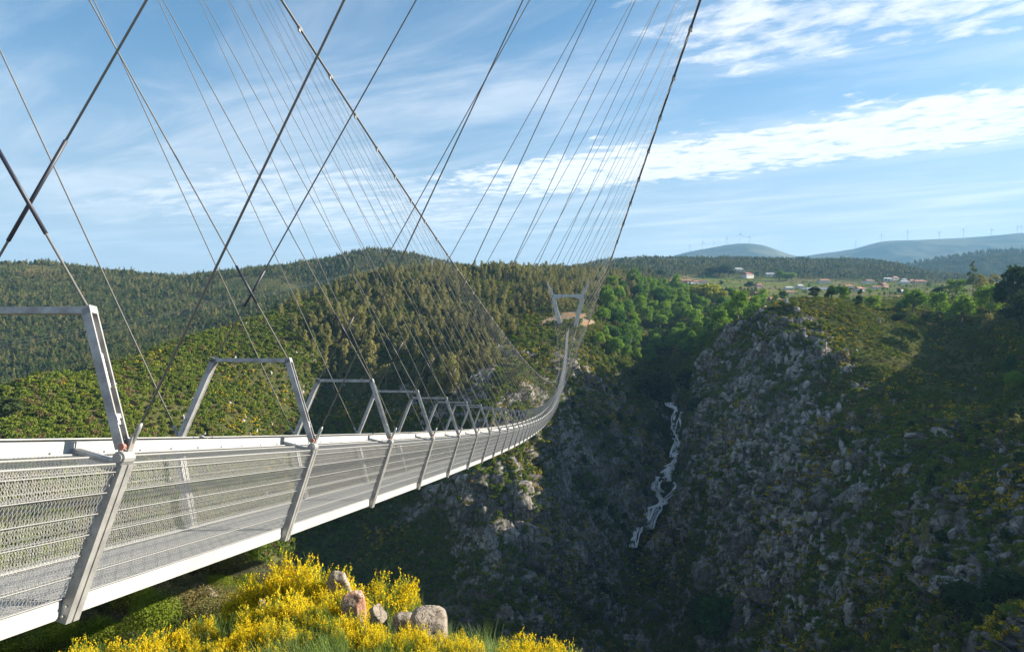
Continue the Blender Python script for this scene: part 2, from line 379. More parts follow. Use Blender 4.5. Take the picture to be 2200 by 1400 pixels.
# masks -> vertex colours: R rock, G bare soil/sand, B meadow and the brightened spur flank, A forest floor
sand = sum(np.exp(-(((PP-a)/c)**2+((scrY-b)/d)**2)) for a,b,c,d in ((1185,690,26,9),(1228,678,34,13),(1260,694,20,9),(1155,702,20,5)))*((SS > 8.2) & (SS < 10.5))
sand = sstep(0.36,0.52,sand*(0.05+1.5*fbm(X/6,Y/6,Z/3,4,71)))
track = np.exp(-((scrY-(905+0.02*(PP-2050)))/4.0)**2)*((PP > 1900) & (SS > 7) & (SS < 9))
rockm = np.maximum(CELL, 0.8*reg*(sstep(0.40,0.66,steep+0.5*(n2-0.5))*(0.15+0.85*rocky/np.maximum(reg,1e-3))*0.9)).clip(0,1)
vill = sstep(1560,1660,PP)*sstep(9.7,10.2,SS)*(1-sstep(13.0,13.4,SS))
vill = np.maximum(vill, sstep(1400,1460,PP)*sstep(11.6,12,SS)*(1-sstep(13.0,13.4,SS)))
flank = sstep(1590,1680,PP)*(1-sstep(2080,2140,PP))*sstep(7.95,8.12,SS)*(1-sstep(9.2,9.6,SS))
vill = np.maximum(vill, flank*0.35)  # yellowish grass tint on the spur flank, also painting its sunlit strip brighter
MASK = np.stack([rockm, sand, vill, sstep(11.2,12.2,SS)*(1-vill)], -1).astype(np.float32)

def terrain_mat():
    m, t, out = material('ground_cover_terrain')
    g = t.new('ShaderNodeNewGeometry'); P = g.outputs['Position']
    at_ = t.new('ShaderNodeAttribute', attribute_name='mask'); sp = t.new('ShaderNodeSeparateColor'); t.l.new(at_.outputs['Color'], sp.inputs[0])
    R, G, B, A = sp.outputs[0], sp.outputs[1], sp.outputs[2], at_.outputs['Alpha']
    big = t.noise(P, 0.03, 5, 0.6); mid = t.noise(P, 0.22, 5, 0.65); fine = t.noise(P, 1.4, 5, 0.7)
    col = t.mix(t.ramp(mid, 0.38, 0.62), (0.040,0.052,0.016), (0.085,0.085,0.030))
    col = t.mix(t.math('MULTIPLY', t.ramp(fine, 0.50, 0.66), 0.7), col, (0.13,0.105,0.06))
    col = t.mix(t.math('MULTIPLY', t.ramp(big, 0.5, 0.7), 0.6), col, (0.10,0.10,0.028))
    rk = t.noise(t.vmap(P, (0.5,0.5,0.16)), 1.0, 8, 0.7)
    rcol = t.mix(t.ramp(rk, 0.35, 0.62), (0.12,0.11,0.095), (0.38,0.36,0.33))
    rcol = t.mix(t.math('MULTIPLY', t.ramp(t.noise(P, 0.12, 4), 0.5, 0.7), 0.6), rcol, (0.16,0.11,0.075))
    vc = t.new('ShaderNodeTexVoronoi', feature='DISTANCE_TO_EDGE'); wn = t.new('ShaderNodeTexNoise'); wn.inputs['Scale'].default_value = 0.35; t.l.new(P, wn.inputs['Vector'])
    wv = t.new('ShaderNodeVectorMath', operation='MULTIPLY_ADD'); t.l.new(wn.outputs['Color'], wv.inputs[0]); wv.inputs[1].default_value = (3,3,3); t.l.new(P, wv.inputs[2])
    t.l.new(t.vmap(wv.outputs[0], (0.34,0.34,0.15)), vc.inputs['Vector']); vc.inputs['Scale'].default_value = 1.0
    crack = t.ramp(vc.outputs['Distance'], 0.0, 0.09, 1.0, 0.0)
    rcol = t.mix(t.math('MULTIPLY', crack, 0.7), rcol, (0.035,0.032,0.026))
    rcol = t.mix(t.math('MULTIPLY', t.ramp(t.noise(P, 0.045, 4, 0.6), 0.42, 0.60), 0.65), rcol, (0.085,0.075,0.060))
    rf = t.ramp(t.math('ADD', R, t.math('MULTIPLY', t.math('SUBTRACT', mid, 0.5), 0.55)), 0.40, 0.56)
    col = t.mix(rf, col, rcol)
    scol = t.mix(t.ramp(fine, 0.4, 0.6), (0.42,0.31,0.21), (0.27,0.21,0.15))
    scol = t.mix(t.ramp(t.noise(P, 0.10, 2), 0.55, 0.6), scol, (0.42,0.22,0.09))
    col = t.mix(G, col, scol)
    vo = t.new('ShaderNodeTexVoronoi'); t.l.new(t.vmap(P, (0.014,0.030,0.06)), vo.inputs['Vector']); vo.inputs['Scale'].default_value = 1.0
    sv = t.new('ShaderNodeSeparateColor'); t.l.new(vo.outputs['Color'], sv.inputs[0])
    fcol = t.mix(sv.outputs[0], (0.085,0.135,0.028), (0.21,0.20,0.055))
    fcol = t.mix(t.ramp(sv.outputs[1], 0.6, 0.8), fcol, (0.20,0.165,0.085))
    col = t.mix(B, col, fcol)
    fl = t.mix(t.ramp(t.noise(P, 0.02, 5, 0.6), 0.4, 0.6), (0.040,0.055,0.020), (0.085,0.082,0.035))
    fl = t.mix(t.ramp(t.noise(P, 0.0035, 4, 0.6), 0.60, 0.66), fl, (0.15,0.11,0.055))
    col = t.mix(A, col, fl)
    wt = t.new('ShaderNodeAttribute', attribute_name='wet'); col = t.mix(wt.outputs['Fac'], col, (0.030,0.028,0.025))
    b = t.new('ShaderNodeBsdfDiffuse'); t.l.new(col, b.inputs[0]); b.inputs['Roughness'].default_value = 0.6
    bn = t.new('ShaderNodeBump'); bn.inputs['Strength'].default_value = 0.9; bn.inputs['Distance'].default_value = 0.9
    t.l.new(t.math('ADD', t.math('MULTIPLY', rk, rf), t.math('MULTIPLY', fine, 0.35)), bn.inputs['Height'])
    t.l.new(bn.outputs[0], b.inputs['Normal']); t.l.new(b.outputs[0], out.inputs[0])
    return m
def mountain_mat():
    m, t, out = material('moorland_mountain')
    g = t.new('ShaderNodeNewGeometry'); P = g.outputs['Position']
    a = t.noise(P, 0.003, 6, 0.6); col = t.mix(t.ramp(a, 0.4, 0.6), (0.055,0.072,0.050), (0.10,0.105,0.075))
    b = t.new('ShaderNodeBsdfDiffuse'); t.l.new(col, b.inputs[0]); t.l.new(b.outputs[0], out.inputs[0]); return m
M['terrain'] = terrain_mat(); M['mountain'] = mountain_mat()

def sheet(name, s0, s1, mat):
    r = np.where((rowS >= s0-1e-6) & (rowS <= s1+1e-6))[0]; r0, r1 = r[0], r[-1]
    V = P3[r0:r1+1].reshape(-1,3); nr, nc = r1-r0+1, len(PX)
    idx = np.arange(nr*nc).reshape(nr,nc)
    Q = np.stack([idx[:-1,:-1],idx[:-1,1:],idx[1:,1:],idx[1:,:-1]],-1).reshape(-1,4)
    me = np_mesh(name, V, Q, [mat], smooth=True)
    w_ = me.attributes.new('wet','FLOAT','POINT'); w_.data.foreach_set('value', WET[r0:r1+1].astype(np.float32).ravel())
    a = me.color_attributes.new('mask', 'FLOAT_COLOR', 'POINT'); a.data.foreach_set('color', MASK[r0:r1+1].reshape(-1))
    o = link(name, me); props(o, kind='structure'); return o
props(sheet('near_bank', 0, 4, M['terrain']), 'steep near bank of the gorge dropping away under the bridge')
props(sheet('gorge_hillside', 4, 11, M['terrain']), 'rocky scrub covered hillsides on the far side of the gorge')
props(sheet('plateau', 11, 13, M['terrain']), 'green terraced plateau with the village behind the gorge')
props(sheet('forested_hills', 13, 17, M['terrain']), 'rolling wooded hills on the skyline')
props(sheet('mountains', 17, 19, M['mountain']), 'hazy blue mountains on the far horizon')

# ------------------------------------------------------------------ vegetation prototypes
def quads_from(cent, nrm, size, aspect=1.0, roll=None):
    n = len(cent); nrm = nrm/(np.linalg.norm(nrm,axis=1,keepdims=True)+1e-9)
    r = rng.normal(size=(n,3)); a = np.cross(nrm, r); a /= np.linalg.norm(a,axis=1,keepdims=True)+1e-9
    b = np.cross(nrm, a); s = (size if np.ndim(size) else np.full(n,size))[:,None]
    V = np.stack([cent-a*s, cent-b*s*aspect, cent+a*s, cent+b*s*aspect],1).reshape(-1,3)
    return V, np.arange(4*n).reshape(n,4)
def crown_mesh(name, lobes, n, size, mat, droop=0.0, inner=0.35, extra=None):
    """lobes: (cx,cy,cz,rx,ry,rz); leaf clumps on and inside each lobe"""
    L = np.array(lobes); w = (L[:,3]*L[:,4])**1.0; w /= w.sum()
    k = rng.choice(len(L), n, p=w); d = rng.normal(size=(n,3)); d /= np.linalg.norm(d,axis=1,keepdims=True)
    d[:,2] = np.where(d[:,2] < -0.55, -d[:,2], d[:,2])
    rad = 1-inner*rng.random(n)**1.5+0.12*rng.normal(size=n)*0.6
    c = L[k,:3]+d*L[k,3:]*rad[:,None]
    nr = d+0.55*rng.normal(size=(n,3)); nr[:,2] -= droop
    V,Q = quads_from(c, nr, size*(0.6+0.8*rng.random(n)), 0.7)
    return np_mesh(name, V, Q, [mat])
def limb_mesh(name, H, r0, limbs, mat, lean=0.03, n=6):
    b = MB(); k = 5
    tr = [Vector((lean*H*(i/k)**2*1.2, 0.4*lean*H*math.sin(i*1.3), -0.6+(H+0.6)*i/k)) for i in range(k+1)]
    b.tube(tr, [r0*(1.25-1.05*i/k) for i in range(k+1)], n)
    for p,q,r in limbs: b.tube([p, (Vector(p)+Vector(q))*0.5+Vector((0,0,0.15*H*0.2)), q], [r, r*0.7, r*0.25], 5)
    return b.mesh(name, mat, smooth=True)
def round_lobes(R, H0, H1, n, sq=0.85):
    L = [(0,0,(H0+H1)/2,R*0.72,R*0.72,(H1-H0)/2*0.9)]
    for i in range(n):
        a = 2*math.pi*i/n*1.618*2; z = H0+(H1-H0)*(0.2+0.68*rng.random()); rr = R*(0.66-0.34*abs((z-H0)/(H1-H0)-0.35))*(0.8+0.4*rng.random())
        s = R*(0.22+0.20*rng.random())
        L.append((rr*math.cos(a), rr*math.sin(a), z, s, s, s*sq))
    return L
def limbs_for(L, base, r):
    out = []
    for q in L[1:7]: out.append(((0,0,base+0.15*q[2]),(q[0]*0.85,q[1]*0.85,q[2]*0.97),r))
    return out
PROTO = {}
def add_tree(key, lobes, n, size, lm, H, r0, bark, inner=0.4, droop=0.0, limbs=True):
    cm = crown_mesh(key+'_crown', lobes, n, size, M[lm], droop, inner)
    tm = limb_mesh(key+'_trunk', H, r0, limbs_for(lobes, H*0.25, r0*0.4) if limbs else [], M[bark])
    PROTO.setdefault(key[:-1], []).append((tm, cm))
for v in range(4):
    add_tree('broadleaf'+str(v), round_lobes(4.2, 1.2, 9.5+v*0.6, 18), 2400, 0.30, 'leaf_round', 6.5, 0.28, 'bark', 0.5)
for v in range(2):
    add_tree('yellowtree'+str(v), round_lobes(4.6, 1.5, 10, 14), 2000, 0.36, 'leaf_yellow', 6.5, 0.28, 'bark', 0.38)
for v in range(3):
    add_tree('darktree'+str(v), round_lobes(3.8, 1.5, 10.5+v, 11), 1800, 0.36, 'leaf_dark', 7, 0.28, 'bark', 0.45)
def euc_lobes(H, R, n):
    L = []
    for i in range(n):
        f = i/(n-1); z = H*(0.30+0.68*f); a = rng.random()*6.28; rr = R*(0.72-0.42*f)*rng.random()**0.5
        s = R*(0.46-0.16*f)*(0.75+0.5*rng.random()); L.append((rr*math.cos(a), rr*math.sin(a), z, s, s, s*1.05))
    return L
for v in range(4):
    add_tree('eucalyptus'+str(v), euc_lobes(11+1.2*v, 3.3+0.2*v, 13), 1000, 0.34, 'leaf_euc', 11, 0.16, 'bark_pale', 0.5, 0.2, False)
def pine_lobes(H, R, n):
    L = []
    for i in range(n):
        f = i/(n-1); z = H*(0.35+0.62*f); a = i*2.4; rr = R*(0.62-0.5*f)
        s = R*(0.60-0.34*f); L.append((rr*math.cos(a), rr*math.sin(a), z, s, s, s*0.75))
    return L
for v in range(3):
    add_tree('pine'+str(v), pine_lobes(11+1.5*v, 3.0, 9), 500, 0.42, 'leaf_pine', 9.5, 0.2, 'bark', 0.45, 0.0, False)
def shrub(key, n, size, mat, R=0.9, H=1.2, lob=6):
    L = round_lobes(R, 0.0, H, lob, 0.8); cm = crown_mesh(key, L, n, size, M[mat], 0.0, 0.5); PROTO.setdefault(key[:-1], []).append(cm)
for v in range(3): shrub('scrub'+str(v), 130, 0.17, 'leaf_scrub', 0.95, 1.1)
for v in range(2):
    L = round_lobes(0.9, 0.0, 1.3, 6, 0.8)
    a = crown_mesh('b', L, 110, 0.16, M['leaf_scrub'], 0, 0.5)
    PROTO.setdefault('broomfar', []).append(None)
    # green below, flowers over the sunny outside
    k = 110; V = np.zeros(k*4*3, dtype=np.float32); a.vertices.foreach_get('co', V); V = V.reshape(-1,3); V = V.reshape(k,4,3)
    d = rng.normal(size=(90,3)); d[:,2] = np.abs(d[:,2]); d /= np.linalg.norm(d,axis=1,keepdims=True)
    lb = np.array(L)[rng.integers(0,len(L),90)]
    V2,Q2 = quads_from(lb[:,:3]+d*lb[:,3:]*1.05, d+0.5*rng.normal(size=(90,3)), 0.15*(0.6+0.8*rng.random(90)), 0.7)
    Va = np.concatenate([V.reshape(-1,3), V2]); Q = np.arange(len(Va)).reshape(-1,4)
    PROTO['broomfar'][v] = np_mesh('broomfar'+str(v), Va, Q, [M['leaf_scrub'], M['flower_far']], [0]*k+[1]*90)
    bpy.data.meshes.remove(a)

def rock_mesh(name, seed, sx, sy, sz, mat, facets=26, sub=3, jag=0.12, round_=0.0, boxy=0):
    """angular block: a sphere cut back by random planes, then roughened"""
    r = np.random.default_rng(seed)
    import bmesh
    bm = bmesh.new(); bmesh.ops.create_icosphere(bm, subdivisions=sub, radius=1.0)
    pn = r.normal(size=(facets,3)); pn /= np.linalg.norm(pn,axis=1,keepdims=True); pd = 0.55+0.3*r.random(facets)
    co = np.array([v.co[:] for v in bm.verts]); dirs = co/np.linalg.norm(co,axis=1,keepdims=True)
    dots = dirs@pn.T; rad = np.where(dots > 0.05, pd[None,:]/np.maximum(dots,0.05), 9).min(1)
    if boxy: rad = np.minimum(rad*1.25, 0.86/(np.abs(dirs)**boxy).sum(1)**(1/boxy))
    else: rad = np.minimum(rad, 1.0)*(1-round_)+round_*0.85
    nz = fbm(dirs[:,0]*3+seed, dirs[:,1]*3, dirs[:,2]*3, 4, seed)-0.5
    co = dirs*(rad*(1+jag*2*nz))[:,None]*np.array([sx,sy,sz])
    for v,c in zip(bm.verts, co): v.co = c
    me = bpy.data.meshes.new(name); bm.to_mesh(me); bm.free(); me.materials.append(mat)
    me.polygons.foreach_set('use_smooth', [False]*len(me.polygons)); return me
PROTO['outcrop'] = [rock_mesh('outcrop%d'%i, 50+i, *s, M['rock'], 18, 3, 0.14) for i,s in enumerate(((1,0.8,1.5),(0.8,0.8,1.9),(1.3,1,0.8),(1,1,1.2),(0.7,0.6,1.4)))]

# ------------------------------------------------------------------ scattering (stuff) with geometry nodes
def scatter(name, protos, pts, rot, scl, label):
    """protos: list of (list of meshes)"""
    col = bpy.data.collections.new(name+'_kinds')
    for i, ms in enumerate(protos):
        ms = ms if isinstance(ms,(list,tuple)) else [ms]
        if len(ms) == 1: me = ms[0]
        else:
            import bmesh
            bm = bmesh.new(); mats = []
            for m in ms:
                n0 = len(bm.faces); bm.from_mesh(m); bm.faces.ensure_lookup_table()
                for f in bm.faces[n0:]: f.material_index = len(mats)
                mats.append(m.materials[0])
            me = bpy.data.meshes.new('%s_kind'%name); bm.to_mesh(me); bm.free()
            for m in mats: me.materials.append(m)
        o = bpy.data.objects.new('%s_kind_%02d'%(name,i), me); col.objects.link(o)
    n = len(pts); me = bpy.data.meshes.new(name)
    me.vertices.add(n); me.vertices.foreach_set('co', np.asarray(pts,dtype=np.float32).ravel())
    for nm,ty,arr,fld in (('rot','FLOAT_VECTOR',rot,'vector'),('scl','FLOAT_VECTOR',scl,'vector')):
        a = me.attributes.new(nm, ty, 'POINT'); a.data.foreach_set(fld, np.asarray(arr,dtype=np.float32).ravel())
    a = me.attributes.new('pick','INT','POINT'); a.data.foreach_set('value', rng.integers(0,len(protos),n).astype(np.int32))
    me.update()
    o = link(name, me); props(o, label=label, kind='stuff')
    ng = bpy.data.node_groups.new(name+'_scatter','GeometryNodeTree')
    ng.interface.new_socket('Geometry', in_out='INPUT', socket_type='NodeSocketGeometry')
    ng.interface.new_socket('Geometry', in_out='OUTPUT', socket_type='NodeSocketGeometry')
    N = ng.nodes; Lk = ng.links
    gi = N.new('NodeGroupInput'); go = N.new('NodeGroupOutput'); ip = N.new('GeometryNodeInstanceOnPoints')
    ci = N.new('GeometryNodeCollectionInfo'); ci.inputs['Collection'].default_value = col
    ci.inputs['Separate Children'].default_value = True; ci.inputs['Reset Children'].default_value = True
    def na(nm, ty):
        k = N.new('GeometryNodeInputNamedAttribute'); k.data_type = ty; k.inputs['Name'].default_value = nm; return k.outputs['Attribute']
    Lk.new(gi.outputs[0], ip.inputs['Points']); Lk.new(ci.outputs[0], ip.inputs['Instance'])
    ip.inputs['Pick Instance'].default_value = True
    Lk.new(na('pick','INT'), ip.inputs['Instance Index']); Lk.new(na('rot','FLOAT_VECTOR'), ip.inputs['Rotation']); Lk.new(na('scl','FLOAT_VECTOR'), ip.inputs['Scale'])
    Lk.new(ip.outputs[0], go.inputs[0])
    md = o.modifiers.new('scatter','NODES'); md.node_group = ng
    return o

# cell areas for sampling
ar = np.linalg.norm(np.cross(P3[:-1,1:]-P3[:-1,:-1], P3[1:,:-1]-P3[:-1,:-1]), axis=-1)
cS, cP, cY, cV, cD = SS[:-1,:-1], PP[:-1,:-1], scrY[:-1,:-1], (VIS & INF)[:-1,:-1], D[:-1,:-1]
cX, cZ = X[:-1,:-1], Z[:-1,:-1]
def sample(density, nmax=10**7):
    w = np.where(cV, ar*density, 0); lam = w.ravel(); tot = lam.sum(); n = int(min(tot, nmax))
    k = rng.choice(lam.size, n, p=lam/tot); r,c = np.unravel_index(k, w.shape)
    u = rng.random((n,1)); v = rng.random((n,1))
    p = P3[r,c]*(1-u)*(1-v)+P3[r,c+1]*u*(1-v)+P3[r+1,c]*(1-u)*v+P3[r+1,c+1]*u*v
    return p, r, c
def rots(n, tilt=0.12): return np.stack([rng.normal(0,tilt,n), rng.normal(0,tilt,n), rng.random(n)*6.283],-1)
def scls(n, lo, hi, zz=0.25):
    s = lo+(hi-lo)*rng.random(n)**1.6; return np.stack([s,s,s*(1+zz*rng.normal(size=n)).clip(0.6,1.5)],-1)

nA = fbm(cX/24, D[:-1,:-1]/24, cZ/24, 4, 101); nB = fbm(cX/9, D[:-1,:-1]/9, cZ/9, 3, 111)
c_rock = rockm[:-1,:-1]; c_sand = sand[:-1,:-1]; c_st = steep[:-1,:-1]
gorge = ((cS > 5.4) & (cS < 11.0)).astype(float)
# forest of the hill on the left of the tower
fline = sstep(560,760,cP+300*(nA-0.5))*(1-sstep(1300,1420,cP))*(cS < 11.6)
edge_y = np.interp(cP, [500,650,760,900,1000,1090,1130,1300,1420],[690,740,880,900,850,760,672,655,655])
forest = fline*sstep(20,-25,cY-edge_y+90*(nA-0.5))*(cS > 7.4)*(1-np.clip(c_sand*3,0,1))
broad = sstep(1255,1290,cP)*(1-sstep(1700,1740,cP))*(cS > 8.15)*(cS < 12.2)*sstep(805,775,cY-0.0*cP+40*(nA-0.5))*(1-((cP > 1475)&(cS < np.where(cP > 1590, 9.45, 9.03))))
broad = broad*(1-forest.clip(0,1))
# -- low scrub
cF = flank[:-1,:-1]
dens = gorge*0.55*(0.35+1.0*sstep(0.40,0.58,nA))*(1-0.88*c_rock)*(1-c_sand)*(1+0.5*cF)*(1-0.5*forest)*np.clip(330/cD,0.35,1.3)
p,r,c = sample(dens, 100000); n = len(p); s = scls(n, 0.6, 2.5)*(1-0.45*cF[r,c])[:,None]
scatter('scrub', PROTO['scrub'], p-np.array([0,0,0.15]), rots(n), s, 'low green scrub covering the slopes of the gorge')
# -- broom in flower
nC = fbm(cX/30, cD/30, cZ/30, 3, 131)
dens = gorge*0.27*sstep(0.50,0.64,nC)*(1-0.6*c_rock)*(1-0.72*cF)*(1-0.45*(cP < 720))*(1-c_sand)*(1-0.8*forest)*(1-0.9*broad)*np.clip(330/cD,0.3,1.3)
p,r,c = sample(dens, 22000); n = len(p)
scatter('broom_scrub', PROTO['broomfar'], p-np.array([0,0,0.15]), rots(n), scls(n,0.6,1.6), 'yellow flowering broom scattered over the slopes')
# -- rocks of the cliffs
nR = fbm(cX/14, cD/14, cZ/22, 4, 151)
c_spur = spur[:-1,:-1]; c_cliff = cliff[:-1,:-1]
lit_left = ((cP < 760) & (cS > 6.5) & (cS < 10)).astype(float)
dens = gorge*(c_spur*0.075*(cP < 1880)*sstep(0.53,0.62,nR)+c_cliff*0.02*sstep(0.54,0.62,nR)+lit_left*0.02*sstep(0.54,0.62,nR)+0.002*(cS < 9.3))*np.clip(330/cD,0.4,1.3)
p,r,c = sample(dens, 14000); n = len(p); rt = rots(n,0.22)
scatter('rock_outcrops', PROTO['outcrop'], p, rt, scls(n,0.5,2.3,0.3)*np.where(c_spur[r,c]>0.3,1.0,0.6)[:,None], 'pale granite outcrops breaking through the slopes')

# ------------------------------------------------------------------ trees as things
def tree_thing(name, key, v, loc, s, rz, label, group=None, cat='tree'):
    o = empty(name, loc, rz); o.scale = (s[0], s[1], s[2]) if hasattr(s,'__len__') else (s,s,s)
    props(o, label, cat, group)
    tm, cm = PROTO[key][v % len(PROTO[key])]
    link('trunk', tm, parent=o); link('crown', cm, parent=o); return o
def split_forest(name, key, dens, nmax, n_ind, lo, hi, label_i, group, label_s):
    p,r,c = sample(dens, nmax); n = len(p); s = scls(n, lo, hi, 0.15)*(0.62+0.85*fbm(p[:,0]/45,p[:,1]/45,p[:,2]/45,3,261))[:,None]
    show = s[:,2]/p[:,1]*(cY[r,c] > 0); order = np.argsort(-show)
    for k in order[:n_ind]:
        tree_thing(name, key, int(rng.integers(0,9)), p[k], s[k], float(rng.random()*6.28), label_i, group)
    rest = order[n_ind:]
    if len(rest): scatter(name+'_wood', PROTO[key]*2+{'eucalyptus':PROTO['pine'][:2]+PROTO['darktree'][:1],'pine':PROTO['darktree'][:1]+PROTO['eucalyptus'][:2]}.get(key,[]), p[rest], rots(len(rest),0.04), s[rest], label_s)
split_forest('eucalyptus_tree','eucalyptus', forest*0.044*(0.12+1.0*sstep(0.42,0.54,nA)), 5200, 260, 0.45, 0.9,
    'slender olive eucalyptus tree in the wood on the hillside left of the far tower', 'eucalyptus trees on the hillside behind the bridge', 'dense olive eucalyptus wood covering the hill behind the far tower')
split_forest('broadleaf_tree','broadleaf', broad*0.014*(cS<11.0)*(1-0.5*((cP>1540)&(cS>10.5))), 220, 220, 1.0, 1.75,
    'bright green round crowned tree in the sunlit grove right of the far tower', 'round green trees of the grove', 'green grove')
# dark shrubby trees of the shaded slopes
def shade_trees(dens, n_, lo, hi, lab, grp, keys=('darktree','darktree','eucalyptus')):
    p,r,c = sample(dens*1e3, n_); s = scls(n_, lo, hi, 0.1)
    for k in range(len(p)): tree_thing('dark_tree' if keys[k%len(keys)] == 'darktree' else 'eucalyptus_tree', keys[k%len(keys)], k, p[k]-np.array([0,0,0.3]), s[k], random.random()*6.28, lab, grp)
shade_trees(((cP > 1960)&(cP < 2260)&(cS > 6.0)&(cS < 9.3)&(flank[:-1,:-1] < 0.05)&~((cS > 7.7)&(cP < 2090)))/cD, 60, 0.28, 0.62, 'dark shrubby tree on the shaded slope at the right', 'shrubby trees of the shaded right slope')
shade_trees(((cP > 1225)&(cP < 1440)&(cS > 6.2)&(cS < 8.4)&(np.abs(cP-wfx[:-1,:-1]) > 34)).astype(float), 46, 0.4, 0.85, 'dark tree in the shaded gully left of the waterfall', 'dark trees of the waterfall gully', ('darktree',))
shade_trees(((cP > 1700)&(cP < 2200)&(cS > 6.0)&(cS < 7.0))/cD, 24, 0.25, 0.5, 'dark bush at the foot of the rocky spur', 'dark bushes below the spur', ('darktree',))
# far woods
nF = fbm(cX/130, cD/130, cX*0, 4, 171)
farw = ((cS > 11.25) & (cS < 14.6)).astype(float)*(1-vill[:-1,:-1])*(0.55+0.45*sstep(0.40,0.5,nF))
farw = farw*np.clip(900/cD,0.3,1.2)*(1-sstep(0.60,0.68,fbm(cX/90,cD/90,cX*0,3,173))*0.85)
split_forest('pine_tree','pine', farw*0.045, 48000, 290, 0.38, 0.75,
    'dark green pine standing in the woods on the hills behind the gorge', 'pines on the wooded hills', 'dark pine woods covering the far hills')
p,r,c = sample(((cS > 11.5)&(cS < 14.3))*farw*0.003*sstep(0.5,0.6,nF), 1500); n = len(p)
scatter('pale_wood', PROTO['eucalyptus'], p, rots(n,0.04), scls(n,0.4,0.75), 'paler eucalyptus groves among the pine woods')
kw = ((cS > 15.4) & (cS < 16.3)).astype(float)*(cP > 1850)
p,r,c = sample(kw*0.0016, 3500); n = len(p)
scatter('distant_wood', PROTO['pine'], p, rots(n,0.04), scls(n,1.0,1.7), 'hazy blue green woods on the more distant hill')

# ------------------------------------------------------------------ BRIDGE
AXO = 4.65; KX = 133.0/F; L0 = 5.68; PITCH = 4.06; NMOD = 128
T = Vector((KX,1,0)).normalized(); NR = Vector((T.y,-T.x,0))
def zj(s): u = s-L0; return -1.115-0.155*u+0.0003*u*u
def axis(s): return Vector((KX*s-AXO, s, zj(s)))
def cab(s, side):
    e = 1.4+0.00021*(258-s)**2; z = -18.8+0.00076*(258-s)**2
    p = Vector((KX*s-AXO, s, 0))+NR*(side*e); p.z = z; return p
bridge = empty('suspension_footbridge', axis(L0+PITCH*40))
props(bridge, 'long galvanised steel suspension footbridge with mesh sides sweeping across the gorge', 'footbridge')
B0 = bridge.location.copy()
HW, FW, HF, HT, TW = 0.99, 0.62, -1.09, 1.27, 0.55
ML_ = math.hypot(PITCH*T.length/T.y, 0.0)*1.0
# part meshes of one bay (x right, y forward, z up; origin on the axis at joint height)
LB = 4.10
def lattice(mb, o, u, v, LU, LV, pu, pv, w, th, nrm):
    """two crossing families of straight strands over a LU x LV panel"""
    o, u, v, nrm = Vector(o), Vector(u), Vector(v), Vector(nrm)
    k = pu/pv
    for sg in (1,-1):
        a = -LV*k if sg > 0 else 0.0
        end = LU if sg > 0 else LU+LV*k
        while a < end:
            # line u = a + sg*k*t, t in 0..LV
            t0, t1 = 0.0, LV
            for lim,isup in ((0,False),(LU,True)):
                tt = (lim-a)/(sg*k)
                if (sg > 0) != isup: t0 = max(t0, tt)
                else: t1 = min(t1, tt)
            if t1-t0 > 0.01:
                q0 = o+u*(a+sg*k*t0)+v*t0+nrm*(sg*0.0015); q1 = o+u*(a+sg*k*t1)+v*t1+nrm*(sg*0.0015)
                mb.bar(q0, q1, w, th, nrm)
            a += pu
